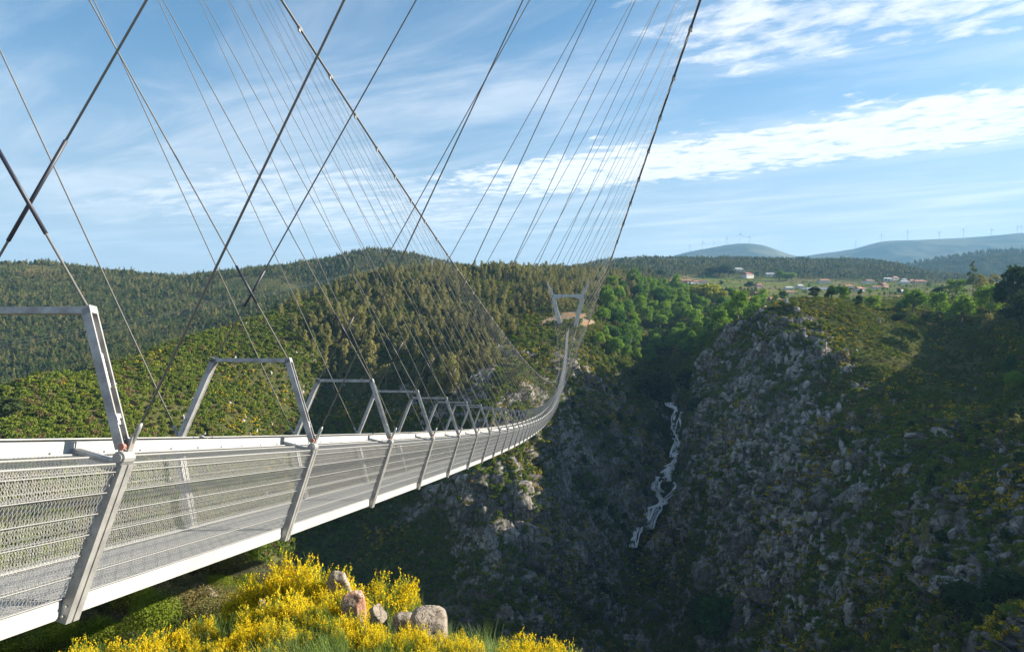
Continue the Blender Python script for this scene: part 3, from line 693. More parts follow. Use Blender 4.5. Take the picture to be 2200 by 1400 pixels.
def bay_meshes(fine):
    out = {}
    pu = 0.038 if fine else 0.076; ww = 0.0041 if fine else 0.0082
    # lower frame: floor beam, edge beams
    b = MB()
    b.box((0,0,HF-0.06),(FW,0.05,0.05))
    b.box((0,LB/2,HF-0.055),(FW-0.02,0.03,0.03))
    for sx in (-1,1): b.bar((sx*0.3,0.06,HF-0.045),(sx*0.3,LB-0.06,HF-0.045),0.03,0.05)
    out['floor_beam'] = b.mesh('floor_beam', M['steel'])
    for sx,nm in ((1,'r'),(-1,'l')):
        b = MB()
        b.bar((sx*(FW+0.012),0.0,HF-0.03),(sx*(FW+0.012),LB,HF-0.03),0.012,0.13); b.bar((sx*(FW-0.02),0.0,HF-0.10),(sx*(FW-0.02),LB,HF-0.10),0.06,0.012)
        b.bar((sx*(FW-0.012),0.0,HF+0.036),(sx*(FW-0.012),LB,HF+0.036),0.05,0.010)
        out['edge_beam_'+nm] = b.mesh('edge_beam', M['white_steel'])
        # post: double channel with a slot on the outer side
        b = MB(); d = Vector((sx*(HW-FW),0,-HF)).normalized(); o = Vector((d.z,0,-d.x))*(1 if sx > 0 else 1)
        p0 = Vector((sx*(FW+0.03),0,HF-0.13)); p1 = Vector((sx*(HW+0.0),0,0.0))
        for yy in (-0.043,0.043): b.bar(p0+Vector((0,yy,0)), p1+Vector((0,yy,0)), 0.066, 0.085, (sx,0,0))
        b.bar(p0-o*0.02*sx*0, p1, 0.03, 0.05, (sx,0,0))
        # arm running inwards from the joint to the handrail
        for yy in (-0.036,0.036): b.bar((sx*(HW-0.01),yy,-0.03),(sx*(HW-0.43),yy,0.075),0.05,0.085,(0,0,1))
        b.bar((sx*(HW-0.05),0,-0.03),(sx*(HW-0.43),0,0.07),0.03,0.06,(0,0,1))
        for f in (0.04,0.10,0.86,0.93): q = p0.lerp(p1,f); b.tube([q+Vector((sx*0.0,-0.086,0)), q+Vector((sx*0.0,-0.095,0))], 0.011, 6)
        for f in (0.15,0.85): q = Vector((sx*(HW-0.01),-0.06,-0.03)).lerp(Vector((sx*(HW-0.43),-0.06,0.075)),f); b.tube([q, q+Vector((0,-0.008,0))], 0.010, 6)
        out['post_'+nm] = b.mesh('post', M['steel'])
        # handrail : flat plate with a lower lip and bolts
        b = MB(); hx = sx*(HW-0.43)
        b.bar((hx,0.0,0.115),(hx,LB,0.115),0.014,0.085); b.bar((hx+sx*0.035,0.0,0.066),(hx+sx*0.035,LB,0.066),0.085,0.012)
        b.bar((hx-sx*0.03,0.0,0.163),(hx-sx*0.03,LB,0.163),0.075,0.012)
        for i in range(8): b.box((hx+sx*0.05,0.3+i*0.5,0.08),(0.010,0.014,0.010))
        out['handrail_'+nm] = b.mesh('handrail', M['white_steel'])
        # mesh panel with its horizontal wires
        b = MB(); v = Vector((sx*(HW-FW),0,-HF)); LV = v.length; v.normalize(); n_ = Vector((v.z,0,-v.x))*sx
        lattice(b, (sx*(FW+0.0),0.03,HF), (0,1,0), v, LB-0.06, LV-0.01, pu, pu*2.6, ww, 0.002 if fine else 0.004, n_)
        for i in range(7):
            f = (i+0.35)/6.7; q = Vector((sx*FW,0,HF))+v*(LV*f)+n_*0.018
            b.tube([q+Vector((0,0.03,0)), q+Vector((0,LB-0.03,0))], 0.0042, 5)
            q = q-n_*0.03
            if i in (1,3,5): b.tube([q+Vector((0,0.03,0)), q+Vector((0,LB-0.03,0))], 0.005, 4)
        v2 = Vector((-sx*0.40,0,0.085)); L2 = v2.length; v2.normalize(); n2_ = Vector((v2.z,0,-v2.x))*(-sx)
        lattice(b, (sx*(HW-0.005),0.05,-0.012), (0,1,0), v2, LB-0.10, L2, pu, pu*2.6, ww, 0.002 if fine else 0.004, n2_)
        for f in (0.0,0.55):
            q = Vector((sx*(HW-0.005),0,-0.012))+v2*(L2*f)+Vector((0,0,0.012)); b.tube([q+Vector((0,0.07,0)), q+Vector((0,LB-0.07,0))], 0.008, 5)
        out['mesh_panel_'+nm] = b.mesh('mesh_panel', M['wire'])
        # joint: pin, lugs and red capped bolt
        b = MB(); jx = sx*HW
        b.tube([(jx,-0.07,0.045),(jx,0.07,0.045)], 0.055, 12); b.tube([(jx,-0.05,0.045),(jx,-0.085,0.045)], 0.036, 10)
        b.bar((jx,-0.02,0.03),(jx-sx*0.04,0,0.20),0.02,0.07,(0,1,0)); b.bar((jx,0.03,0.03),(jx+sx*0.05,0.03,0.22),0.02,0.06,(0,1,0))
        b.cm = 1; b.tube([(jx,-0.055,0.135),(jx,-0.02,0.135)], 0.028, 8); b.tube([(jx+sx*0.02,0.02,0.14),(jx+sx*0.02,0.06,0.14)], 0.02, 8)
        out['joint_'+nm] = b.mesh('hinge_joint', [M['steel'], M['red']])
        # hoop leg with the tensioning rod inside
    b = MB()
    for sx in (-1,1):
        p0 = Vector((sx*(HW-0.015),0,0.12)); p1 = Vector((sx*TW,0,HT)); dd = (p1-p0).normalized()
        for yy in (-0.042,0.042): b.bar(p0+Vector((0,yy,0)), p1+Vector((0,yy,0)), 0.016, 0.075, (sx,0,0))
        ins = Vector((-sx*0.03,0,0)); b.bar(p0+ins, p1+ins, 0.084, 0.010, (sx,0,0))
        b.tube([p0+dd*0.0, p0+dd*0.95], 0.011, 6); b.tube([p0+dd*0.52, p0+dd*0.82], 0.022, 8); b.tube([p0+dd*0.20,p0+dd*0.26],0.028,8)
        b.bar(p0+dd*0.25, p0+dd*0.29, 0.085, 0.06, (sx,0,0)); b.bar(p1-dd*0.05, p1+dd*0.02, 0.1, 0.08, (sx,0,0))
    b.box((0,0,HT-0.012),(TW+0.01,0.045,0.028))
    out['portal'] = b.mesh('portal_frame', M['steel'])
    b = MB()
    lattice(b, (-FW+0.02,0.03,HF), (0,1,0), (1,0,0), LB-0.06, 2*FW-0.04, 0.046 if fine else 0.09, 0.12 if fine else 0.24, 0.011 if fine else 0.022, 0.018, (0,0,1))
    for i in range(17): b.bar((-FW+0.02,0.02+i*LB/17,HF-0.012),(FW-0.02,0.02+i*LB/17,HF-0.012),0.012,0.02)
    out['floor'] = b.mesh('floor_grating', M['grating'])
    return out
BF, BC = bay_meshes(True), bay_meshes(False)
def bay_matrix(k):
    a = axis(L0+PITCH*k); c = axis(L0+PITCH*(k+1)); y = (c-a).normalized(); x = NR.copy(); z = x.cross(y).normalized()
    m = Matrix((x,y,z)).transposed().to_4x4(); m.translation = a; return m
PARTS = [('edge_beam','edge_beam_r'),('edge_beam','edge_beam_l'),('post','post_r'),('post','post_l'),('handrail','handrail_r'),('handrail','handrail_l'),
         ('mesh_panel','mesh_panel_r'),('mesh_panel','mesh_panel_l'),('hinge_joint','joint_r'),('hinge_joint','joint_l'),('portal_frame','portal'),('floor_grating','floor')]
far_b = {}
for k in range(-1, 126):
    m = bay_matrix(k)
    if k < 99:
        src = BF if k < 14 else BC
        d = link('deck_bay', src['floor_beam'], parent=bridge); d.matrix_world = Matrix.Translation(-B0) @ m if False else m
        d.matrix_parent_inverse = Matrix.Translation(-B0)
        for nm, key in PARTS:
            if k > 45 and nm == 'hinge_joint': continue
            link(nm, src[key], parent=d)
    else:
        far_b[k] = m
import bmesh
bm = bmesh.new(); fm = []
for k, m in far_b.items():
    for key in ['floor_beam']+[q[1] for q in PARTS if q[0] != 'hinge_joint']:
        me = BC[key]; n0 = len(bm.faces); nv = len(bm.verts); bm.from_mesh(me)
        bm.verts.ensure_lookup_table(); bm.faces.ensure_lookup_table()
        bmesh.ops.transform(bm, matrix=Matrix.Translation(-B0) @ m, verts=bm.verts[nv:])
        mt = me.materials[0]
        if mt not in fm: fm.append(mt)
        i = fm.index(mt)
        for f in bm.faces[n0:]: f.material_index = i
me = bpy.data.meshes.new('far_deck'); bm.to_mesh(me); bm.free()
for m_ in fm: me.materials.append(m_)
o = link('far_deck_bays', me, parent=bridge); o['kind'] = 'stuff'

# main cables with clamps
SA, SB = -8.0, 524.0
def off(p): return tuple(Vector(p)-B0)
clampm = {}
for side in (-1,1):
    b = MB(); b.tube([off(cab(SA+(SB-SA)*i/180, side)) for i in range(181)], 0.075, 8)
    mc = link('main_cable', b.mesh('main_cable', M['cable'], True), parent=bridge)
    rest = MB(); nn = 0
    for k in range(-1,128):
        s = L0+PITCH*k+(2.5 if side > 0 else -2.7); p = cab(s, side); q = cab(s+0.2, side); d = (q-p).normalized()
        b = MB() if nn < 50 else rest
        b.tube([off(p-d*0.16), off(p+d*0.16)], 0.115, 8); b.bar(off(p-d*0.1+Vector((0,0,-0.02))), off(p-d*0.1+Vector((0,0,-0.26))), 0.10, 0.16, d)
        b.bar(off(p-d*0.16+Vector((0,0,0.1))), off(p+d*0.16+Vector((0,0,0.1))), 0.08, 0.06)
        if s > 34 and nn < 50: link('cable_clamp', b.mesh('cable_clamp', M['clamp']), parent=mc); nn += 1
        elif nn < 50 and s <= 34: pass
    if rest.v:
        o = link('far_cable_clamps', rest.mesh('far_clamps', M['clamp']), parent=mc); o['kind'] = 'stuff'

# hangers
resth = MB(); nh = 0
def hanger(k, js, cs):
    """from the joint on side js of frame k up to the main cable on side cs"""
    global nh
    m = bay_matrix(k); sc = L0+PITCH*k+((2.3 if js == cs else 2.8) if cs > 0 else (-1.7 if js == cs else -3.7))
    if not -6 < sc < 520: return
    top = cab(sc, cs)+Vector((0,0,-0.2))
    start = m @ (Vector((js*TW,0,HT)) if js != cs else Vector((js*(HW+0.05),0.03,0.2)))
    d = (top-start).normalized(); L = (top-start).length
    r = 0.0105
    if nh < 100 and k < 26:
        b = MB(); b.tube([off(start-d*0.03), off(start+d*L*0.5), off(top)], r, 6)
        h = link('hanger', b.mesh('hanger', M['rope'], True), parent=bridge); nh += 1
        if js == cs:
            b = MB(); b.tube([off(start-d*0.05), off(start-d*0.02), off(start+d*0.10), off(start+d*0.14)], [0.012,0.021,0.021,0.012], 8)
            link('cable_socket', b.mesh('cable_socket', M['steel'], True), parent=h)
        elif L > 4:
            u = TW/max(1e-6, abs((m.inverted() @ top).x-js*TW))*L
            b = MB(); b.tube([off(start+d*(u-(0.5 if k < 1 else 0.3))), off(start+d*(u+(0.5 if k < 1 else 0.3)))], 0.018, 8); link('crossing_sleeve', b.mesh('crossing_sleeve', M['sleeve'], True), parent=h)
    else:
        resth.tube([off(start), off(top)], 0.0068, 4)
for k in range(-1,127):
    for js in (1,-1):
        for cs in (1,-1): hanger(k, js, cs)
o = link('far_hangers', resth.mesh('far_hangers', M['rope']), parent=bridge); o['kind'] = 'stuff'

# far tower
ST = 522.5; TB = Vector((KX*ST-AXO, ST, zj(521)-1.3))
tower = empty('concrete_tower', TB, math.atan2(-KX,1)); props(tower, 'pale concrete V shaped tower at the far end of the footbridge', 'tower')
for sx in (-1,1):
    b = MB()
    prof = [(5.2,0.0,1.75,2.0),(10.9,24.6,1.35,1.7),(11.2,26.2,1.25,1.6),(15.7,36.0,0.5,0.9)]
    for (x0,z0,w0,d0),(x1,z1,w1,d1) in zip(prof[:-1],prof[1:]):
        b.hexa([(sx*x0-w0,-d0,z0),(sx*x0+w0,-d0,z0),(sx*x0+w0,d0,z0),(sx*x0-w0,d0,z0),(sx*x1-w1,-d1,z1),(sx*x1+w1,-d1,z1),(sx*x1+w1,d1,z1),(sx*x1-w1,d1,z1)])
    b.box((sx*5.2,0,-2.2),(2.2,2.6,2.2))
    lg = link('leg', b.mesh('tower_leg', M['concrete']), parent=tower)
    b = MB(); b.bar((sx*15.7,-1.2,36.1),(sx*15.7,1.2,36.1),0.7,0.5); b.bar((sx*13.2,-1.9,30.5),(sx*15.6,-1.2,36.6),0.25,0.25)
    link('cable_saddle', b.mesh('cable_saddle', M['steel']), parent=lg)
b = MB(); xs = [-10.4,-8.6,-6.8,-4,0,4,6.8,8.6,10.4]; zb = [22.1,22.9,23.7,24.3,24.5,24.3,23.7,22.9,22.1]
for i in range(8):
    x0,x1 = xs[i],xs[i+1]
    b.hexa([(x0,-1.3,zb[i]),(x1,-1.3,zb[i+1]),(x1,1.3,zb[i+1]),(x0,1.3,zb[i]),(x0,-1.3,26.6),(x1,-1.3,26.6),(x1,1.3,26.6),(x0,1.3,26.6)])
link('crossbeam', b.mesh('crossbeam', M['concrete']), parent=tower)
b = MB(); b.box((0,-1.0,-1.6),(3.0,2.2,1.4)); link('anchor_block', b.mesh('anchor_block', M['concrete']), parent=tower)

# ------------------------------------------------------------------ FOREGROUND
def broom_mesh(name, nst, nfl, seed, spread=0.62, fl_lo=0.35, green=True):
    r = np.random.default_rng(seed); V = []; Q = []; MI = []; nv = 0
    a = r.random(nst)*6.283; rad = spread*np.sqrt(r.random(nst)); h = (0.72+0.34*r.random(nst))*(1-0.38*(rad/spread)**2)
    # clumped tips: several domes
    cl = np.stack([np.cos(np.arange(7)*2.4)*spread*0.6, np.sin(np.arange(7)*2.4)*spread*0.6, 0.86+0.2*r.random(7)], -1)
    k = r.integers(0,7,nst); tip = np.stack([cl[k,0]+np.cos(a)*rad*0.5, cl[k,1]+np.sin(a)*rad*0.5, cl[k,2]*h],-1)
    base = np.stack([tip[:,0]*0.22, tip[:,1]*0.22, np.zeros(nst)-0.05],-1)
    mid = (base+tip)*0.5+np.stack([tip[:,0]*0.10, tip[:,1]*0.10, 0.08*np.ones(nst)],-1)
    def curve(f): f = f[...,None]; return base[:,None]*(1-f)**2+2*mid[:,None]*f*(1-f)+tip[:,None]*f**2
    seg = 5; fs = np.linspace(0,1,seg); P = curve(np.broadcast_to(fs,(nst,seg)))
    wdt = np.linspace(0.0075,0.0022,seg); ang = r.random(nst)*6.283
    for q in range(2):
        off_ = np.stack([np.cos(ang+q*1.57),np.sin(ang+q*1.57),0*ang],-1)[:,None,:]*wdt[None,:,None]
        A = (P-off_); Bv = (P+off_); VV = np.stack([A,Bv],2).reshape(-1,3)
        ix = np.arange(nst*seg*2).reshape(nst,seg,2)+nv
        QQ = np.stack([ix[:,:-1,0],ix[:,:-1,1],ix[:,1:,1],ix[:,1:,0]],-1).reshape(-1,4)
        V.append(VV); Q.append(QQ); MI.append(np.zeros(len(QQ),int)); nv += len(VV)
    # fine side twigs
    nt = nst*9; k = r.integers(0,nst,nt); f = 0.25+0.72*r.random(nt)
    p0 = base[k]*((1-f)**2)[:,None]+2*mid[k]*(f*(1-f))[:,None]+tip[k]*(f**2)[:,None]
    dr = r.normal(size=(nt,3))*0.55; dr[:,2] = np.abs(dr[:,2])+0.8; dr /= np.linalg.norm(dr,axis=1,keepdims=True); ln = 0.07+0.13*r.random(nt)
    p1 = p0+dr*ln[:,None]; sd = np.cross(dr, r.normal(size=(nt,3))); sd /= np.linalg.norm(sd,axis=1,keepdims=True); sd *= 0.0032
    VV = np.stack([p0-sd,p0+sd,p1+sd*0.4,p1-sd*0.4],1).reshape(-1,3); QQ = np.arange(len(VV)).reshape(-1,4)+nv
    V.append(VV); Q.append(QQ); MI.append(np.zeros(len(QQ),int)); nv += len(VV)
    # flowers crowded along the twig ends
    if nfl:
        k = r.integers(0,nt,nfl); keep = (fbm(p1[k,0]*5+seed, p1[k,1]*5, p1[k,2]*5, 2, seed) > fl_lo) & (p1[k,2] > 0.30)
        k = k[keep]; g = r.random(len(k))[:,None]; c = p0[k]*(1-g)+p1[k]*g+r.normal(size=(len(k),3))*0.008
        VV,QQ = quads_from(c, r.normal(size=(len(k),3)), 0.0115*(0.7+0.7*r.random(len(k))), 0.8)
        V.append(VV); Q.append(QQ+nv); MI.append(np.ones(len(QQ),int)); nv += len(VV)
    return np_mesh(name, np.concatenate(V), np.concatenate(Q), [M['leaf_broom'], M['flower']], np.concatenate(MI))
PB = [broom_mesh('broom_a', 420, 42000, 1, fl_lo=0.42), broom_mesh('broom_b', 420, 36000, 2, fl_lo=0.50), broom_mesh('broom_c', 420, 22000, 3, fl_lo=0.57),
      broom_mesh('broom_d', 460, 1500, 4, fl_lo=0.5)]
BUSH = [ # px, py of the top, distance, kind, label
 (520,1262,11.6,0,'rounded yellow broom at the left end of the back row below the deck'),(572,1228,11.6,0,'tall yellow broom just left of the highest broom'),
 (632,1192,11.6,0,'highest yellow broom rising against the dark gorge'),(676,1210,11.3,1,'yellow broom on the right shoulder of the highest broom'),
 (712,1238,10.8,0,'dense golden broom beside the topmost pale boulder'),(748,1262,10.4,1,'golden broom in front of the reddish square boulder'),
 (800,1282,11.8,2,'sparse mostly green broom between the boulders'),(830,1236,11.9,1,'slender broom with a yellow tip standing behind the boulders'),(862,1272,11.7,2,'thin broom leaning right above the big boulder'),
 (560,1290,10.2,1,'half shaded broom below the tall back row'),(622,1262,10.1,0,'bright yellow broom in the middle of the slope'),(482,1312,10.6,3,'green leafless broom with few flowers on the left slope'),
 (425,1325,10.2,1,'yellow broom beside the dark oak scrub'),(362,1342,9.8,0,'yellow broom near the deck edge, low on the left'),(682,1292,9.7,2,'pale green and yellow broom in the centre'),(745,1318,9.2,3,'feathery green broom clump without flowers'),
 (302,1362,9.2,0,'small bright broom low on the left under the deck'),(232,1378,9.2,1,'low yellow broom second from the left'),(160,1378,9.4,1,'leftmost low broom at the foot of the picture'),(602,1325,9.1,1,'broad yellow broom on the front slope'),
 (540,1325,9.3,0,'yellow broom front left of the broad one'),(655,1345,8.7,2,'green and yellow broom at the bottom centre'),(500,1355,8.9,0,'bright broom at the bottom, left of centre'),(432,1368,8.8,1,'broom at the bottom left edge of the slope'),
 (715,1345,8.4,3,'green feathery broom at the bottom centre'),(768,1312,8.8,0,'golden upright broom in front of the small boulder'),(805,1345,8.5,0,'golden broom front right of the upright one'),(850,1352,8.3,2,'thin yellow green broom before the big boulder'),
 (884,1336,8.7,0,'bright broom covering the foot of the big boulder'),(932,1352,8.5,0,'bright broom right of the big boulder'),(975,1346,8.7,1,'airy broom at the right end of the front row'),(1002,1380,8.3,0,'low broom at the bottom right of the front row'),
 (1120,1356,8.3,0,'separate yellow broom on the far right corner of the bank'),(1165,1366,8.1,0,'rightmost group broom, bright yellow'),(1205,1378,8.0,1,'last small broom at the right end'),(1085,1384,8.0,2,'small green broom left of the separate group'),
 (716,1272,10.2,1,'golden broom tucked in front of the topmost boulder'),(745,1312,9.4,2,'sparse broom at the foot of the square boulder'),(795,1334,9.0,0,'golden broom hiding the foot of the upright boulder'),
 (905,1388,7.8,1,'broom at the very bottom below the big boulder'),(580,1380,8.3,2,'mixed green and yellow broom at the very bottom centre'),(350,1392,8.6,3,'green broom at the very bottom left'),(790,1390,7.8,3,'soft green broom at the very bottom right of centre'),(655,1390,7.9,3,'soft green broom at the very bottom centre'),(470,1395,8.3,3,'soft green broom at the very bottom left of centre'),
]
for i,(px,py,d,kd,lab) in enumerate(BUSH):
    g = ground_at(px,d); h = (CY-py)/F*d-g.z; h = min(max(h,0.45),2.0)
    o = link('broom_bush', PB[kd]); o.location = g-Vector((0,0,0.05)); o.rotation_euler = (random.gauss(0,.06),random.gauss(0,.06),random.random()*6.28)
    w = h*random.uniform(0.66,0.92); o.scale = (w,w,h/1.02)
    props(o, lab, 'broom bush', 'flowering broom on the near bank')
BOUL = [(730,1249,11.0,60,38,0.5,'pale rounded boulder topmost among the broom'),(760,1297,10.0,48,48,0.05,'square boulder with rusty red lichen on its top'),(811,1328,9.6,38,58,0.3,'upright grey boulder between square and big boulders'),
        (920,1340,9.3,76,64,0.4,'largest boulder, cracked, at the right of the broom'),(868,1338,9.6,48,38,0.3,'low dark boulder leaning on the largest boulder'),(562,1300,10.9,24,22,0.5,'small dark round stone under the broom'),
        (431,1276,15.5,40,46,0.4,'pale stone between oak scrub and broom'),(452,1284,15.2,24,30,0.4,'small stone beside the pale stone')]
for i,(px,py,d,w,h,ro,lab) in enumerate(BOUL):
    sx = w/F*d/2; sz = h/F*d/2
    gz = ground_at(px,d).z; top = at(px,py-h/2,d).z; sz = max(sz,(top-gz)/1.7)
    me = rock_mesh('boulder%d'%i, 300+i*7, sx*1.25, sx*1.15, sz*1.15, M['boulder'], 10, 5, 0.045, 0, 3.2+(0.5-ro)*4)
    me.polygons.foreach_set('use_smooth', [True]*len(me.polygons))
    if 'rusty' in lab: me.materials[0] = M['rusty_boulder']
    o = link('boulder', me); o.location = Vector((at(px,py,d).x, d, top-sz*0.95)); props(o, lab, 'boulder', 'granite boulders on the near bank')

# dark evergreen scrub under the deck
def oak_mesh(name, seed):
    L = round_lobes(1.0, 0.0, 1.5, 26, 0.9); L = [L[0]]+[(a*1.12,b*1.12,c,d*0.72,e*0.72,f*0.72) for a,b,c,d,e,f in L[1:]]; return crown_mesh(name, L, 30000, 0.0175, M['leaf_shade'], 0.0, 0.45)
OAK = [oak_mesh('oakscrub%d'%i, i) for i in range(3)]
OAKS = [(512,1196,21.5,'oak scrub at the right end of the thicket under the deck'),(468,1206,21,'tall oak scrub beside the right end of the thicket'),(420,1222,20,'dark oak scrub above the pale stone'),(370,1240,18.5,'leafy oak scrub in the middle of the thicket'),
        (318,1262,17.5,'oak scrub left of the thicket middle'),(268,1278,16.8,'broad oak scrub below the deck edge'),(214,1298,16.2,'oak scrub right of the nearest post foot'),(160,1315,15.6,'oak scrub directly below the nearest post foot'),(106,1335,15,'oak scrub left of the nearest post foot'),(52,1352,14.6,'oak scrub second from the left corner'),
        (2,1368,14.2,'oak scrub in the left corner'),(-60,1375,14,'oak scrub beyond the left corner'),(440,1262,17,'low oak scrub above the small stone'),(330,1310,14,'low oak scrub behind the broom'),(250,1335,13,'low oak scrub behind the left broom'),(180,1350,12.5,'low oak scrub at the foot of the left bank'),(100,1370,12,'low oak scrub near the left bottom')]
for i,(px,py,d,lab) in enumerate(OAKS):
    g = ground_at(px,d); h = min(max((CY-py)/F*d-g.z, 0.7), 3.6)
    o = link('oak_scrub', OAK[i%3]); o.location = g-Vector((0,0,0.15)); o.rotation_euler = (0,0,random.random()*6.28); w = max(h*0.62,0.8)*random.uniform(0.95,1.15)
    o.scale = (w,w,h/1.55); props(o, lab, 'shrub', 'oak scrub under the deck')
# smaller scrub and grass over the near bank
nb = ((cS > 1.6) & (cS < 3.3) & (cP < 560) & (cD > 11)).astype(float)
w_ = np.where((PP[:-1,:-1] > -200), ar*nb*1.2*np.clip(cD/15,0.3,2)**-0.3, 0); lam = w_.ravel(); n = int(min(lam.sum(), 1500))
k = rng.choice(lam.size, n, p=lam/lam.sum()); r,c = np.unravel_index(k, w_.shape); p = P3[r,c]+rng.normal(size=(n,3))*np.array([.3,.3,0])
small = [crown_mesh('bankscrub%d'%i, round_lobes(0.5,0,0.6,6), 6000, 0.010, M[m_], 0, 0.5) for i,m_ in enumerate(('leaf_shade','leaf_scrub','leaf_scrub'))]
scatter('bank_undergrowth', small, p, rots(n), scls(n,0.6,2.0), 'low undergrowth on the near bank below the deck')
def tuft(seed):
    r = np.random.default_rng(seed); n = 120; a = r.random(n)*6.28; b0 = np.stack([r.normal(size=n)*.06,r.normal(size=n)*.06,np.zeros(n)],-1)
    l = 0.12+0.16*r.random(n); t1 = b0+np.stack([np.cos(a)*l*0.5,np.sin(a)*l*0.5,l],-1); s = np.stack([-np.sin(a),np.cos(a),0*a],-1)*0.004
    V = np.stack([b0-s,b0+s,t1+s*0.2,t1-s*0.2],1).reshape(-1,3); return np_mesh('tuft%d'%seed, V, np.arange(4*n).reshape(n,4), [M['grass']])
gb = ((cS > 1.0) & (cS < 3.1) & (cP > 80) & (cP < 1300) & (cD < 14)).astype(float)
w_ = ar*gb; lam = w_.ravel(); n = int(min(lam.sum()*12, 1500)); k = rng.choice(lam.size, n, p=lam/lam.sum()); r,c = np.unravel_index(k, w_.shape)
p = P3[r,c]+rng.normal(size=(n,3))*np.array([.1,.1,0])
scatter('grass', [tuft(1),tuft(2),tuft(3)], p, rots(n), scls(n,0.7,1.5), 'long green grass between the broom bushes')

# ------------------------------------------------------------------ HAND PLACED TREES
TREES = [ # px, base py, height px, width px, kind, label, first feature index to look from
 (1963,676,58,72,'broadleaf','large spreading green tree standing alone beside the fields',9),(1880,684,42,36,'broadleaf','bushy green tree between field and lit hilltop, left of the large spreading tree',9),
 (1847,672,28,20,'darktree','small grey green round tree on the edge of the field',9),(1815,664,34,24,'broadleaf','narrow green tree at the right end of the hilltop row',9),(1786,660,36,30,'broadleaf','green tree in the hilltop row behind the rocky spur',9),
 (1752,660,26,30,'darktree','brownish tree at the left of the hilltop row',9),(1806,640,28,56,'darktree','dark wide crowned oak behind the hilltop row',10),(2018,690,56,44,'broadleaf','leafy green tree right of the large spreading tree',9),
 (2066,700,72,64,'broadleaf','broad green tree at the top of the shaded slope',9),(2128,690,80,66,'broadleaf','tall green tree in front of the dark pines, right side',9),(2190,715,95,80,'darktree','very dark big tree at the right edge of the picture',8.6),
 (2092,640,70,26,'pine','tall dark cypress like pine above the grove on the right',9),(2178,695,142,76,'darktree','tallest dark pine at the right edge',8.8),(2135,640,52,40,'eucalyptus','yellowish tree between cypress and tallest pine',9),(2112,650,54,36,'eucalyptus','thin yellowish tree right of the cypress',9),
 (2055,640,36,52,'broadleaf','umbrella shaped green tree above the fields',9),(2018,640,26,36,'darktree','low dark bush tree left of the umbrella shaped tree',9),(1990,700,26,30,'darktree','dark shrub tree below the large spreading tree',9),(1930,694,24,40,'darktree','dark hedge tree on the slope under the fields',9),
 (2124,720,40,34,'eucalyptus','pale olive tree on the shaded right slope',8.3),(2176,805,46,34,'broadleaf','green tree lit by the sun on the right slope, upper one',8),(2182,856,60,48,'broadleaf','green tree lit by the sun on the right slope, lower one',8),
 (2150,1400,150,120,'darktree','big dark tree at the bottom right corner',6),(2070,1420,110,100,'darktree','dark tree left of the bottom right corner tree',6),(1545,1440,110,90,'broadleaf','dark green tree rising from the bottom edge below the spur',6),(1510,1430,80,70,'darktree','dark tree beside the one rising from the bottom edge',6),
 (1425,905,78,52,'darktree','dark tree hanging over the left of the waterfall top',8),(1395,860,70,60,'darktree','dark tree higher left of the waterfall top',8),(1428,945,44,40,'darktree','dark bush on the left of the upper waterfall',7.5),(1475,855,60,56,'darktree','dark tree above the waterfall on its right',8),(1500,900,52,50,'darktree','dark tree on the right bank of the waterfall',7.3),
 (1453,792,46,26,'eucalyptus','pale pointed poplar above the waterfall gully',8.5),(1424,752,30,14,'eucalyptus','small pale tree at the foot of the green grove',8.5),
 (1500,652,38,44,'yellowtree','yellow green tree at the left of the yellow clump',10),(1528,656,46,52,'yellowtree','tallest yellow green tree of the yellow clump',10),(1552,660,36,36,'yellowtree','yellow green tree at the right of the yellow clump',10),
 (1548,594,24,40,'darktree','dark tree at the left of the hill grove above the village',11.5),(1565,596,26,34,'darktree','dark tree at the right of the hill grove above the village',11.5),(1530,596,20,36,'darktree','dark low tree starting the hill grove above the village',11.5),
 (1675,604,20,26,'broadleaf','left tree of the green grove below the wooded hill',11.5),(1690,604,20,26,'broadleaf','middle tree of the green grove below the wooded hill',11.5),(1703,604,18,22,'broadleaf','right tree of the green grove below the wooded hill',11.5),
 (1612,622,20,24,'darktree','round dark tree among the village houses',11),(1552,614,12,10,'darktree','small round dark tree on the village terrace',11.5),(1627,597,12,14,'darktree','dark tree beside the gabled maroon house',11.5),(1420,596,18,24,'darktree','dark tree left of the village',11.5),
 (800,800,64,30,'eucalyptus','tall pale olive tree standing out on the dark slope behind the deck',7),(830,830,40,40,'eucalyptus','bushy olive tree lower on the dark slope behind the deck',7),(20,905,60,70,'darktree','dark bushy tree at the left edge of the sunlit slope',7),(985,690,40,22,'eucalyptus','slender tree near the forest edge behind the cables',7),
]
PH = {'broadleaf':(9.8,8.6),'yellowtree':(10.2,9.4),'darktree':(11.5,7.8),'eucalyptus':(13,6.2),'pine':(12.5,5.6)}
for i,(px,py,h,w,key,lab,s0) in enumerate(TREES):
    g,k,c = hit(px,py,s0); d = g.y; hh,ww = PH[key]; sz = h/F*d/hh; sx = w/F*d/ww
    tree_thing({'broadleaf':'broadleaf_tree','yellowtree':'broadleaf_tree','darktree':'dark_tree','eucalyptus':'eucalyptus_tree','pine':'pine_tree'}[key], key, i, g, (sx,sx,sz), random.random()*6.28, lab)
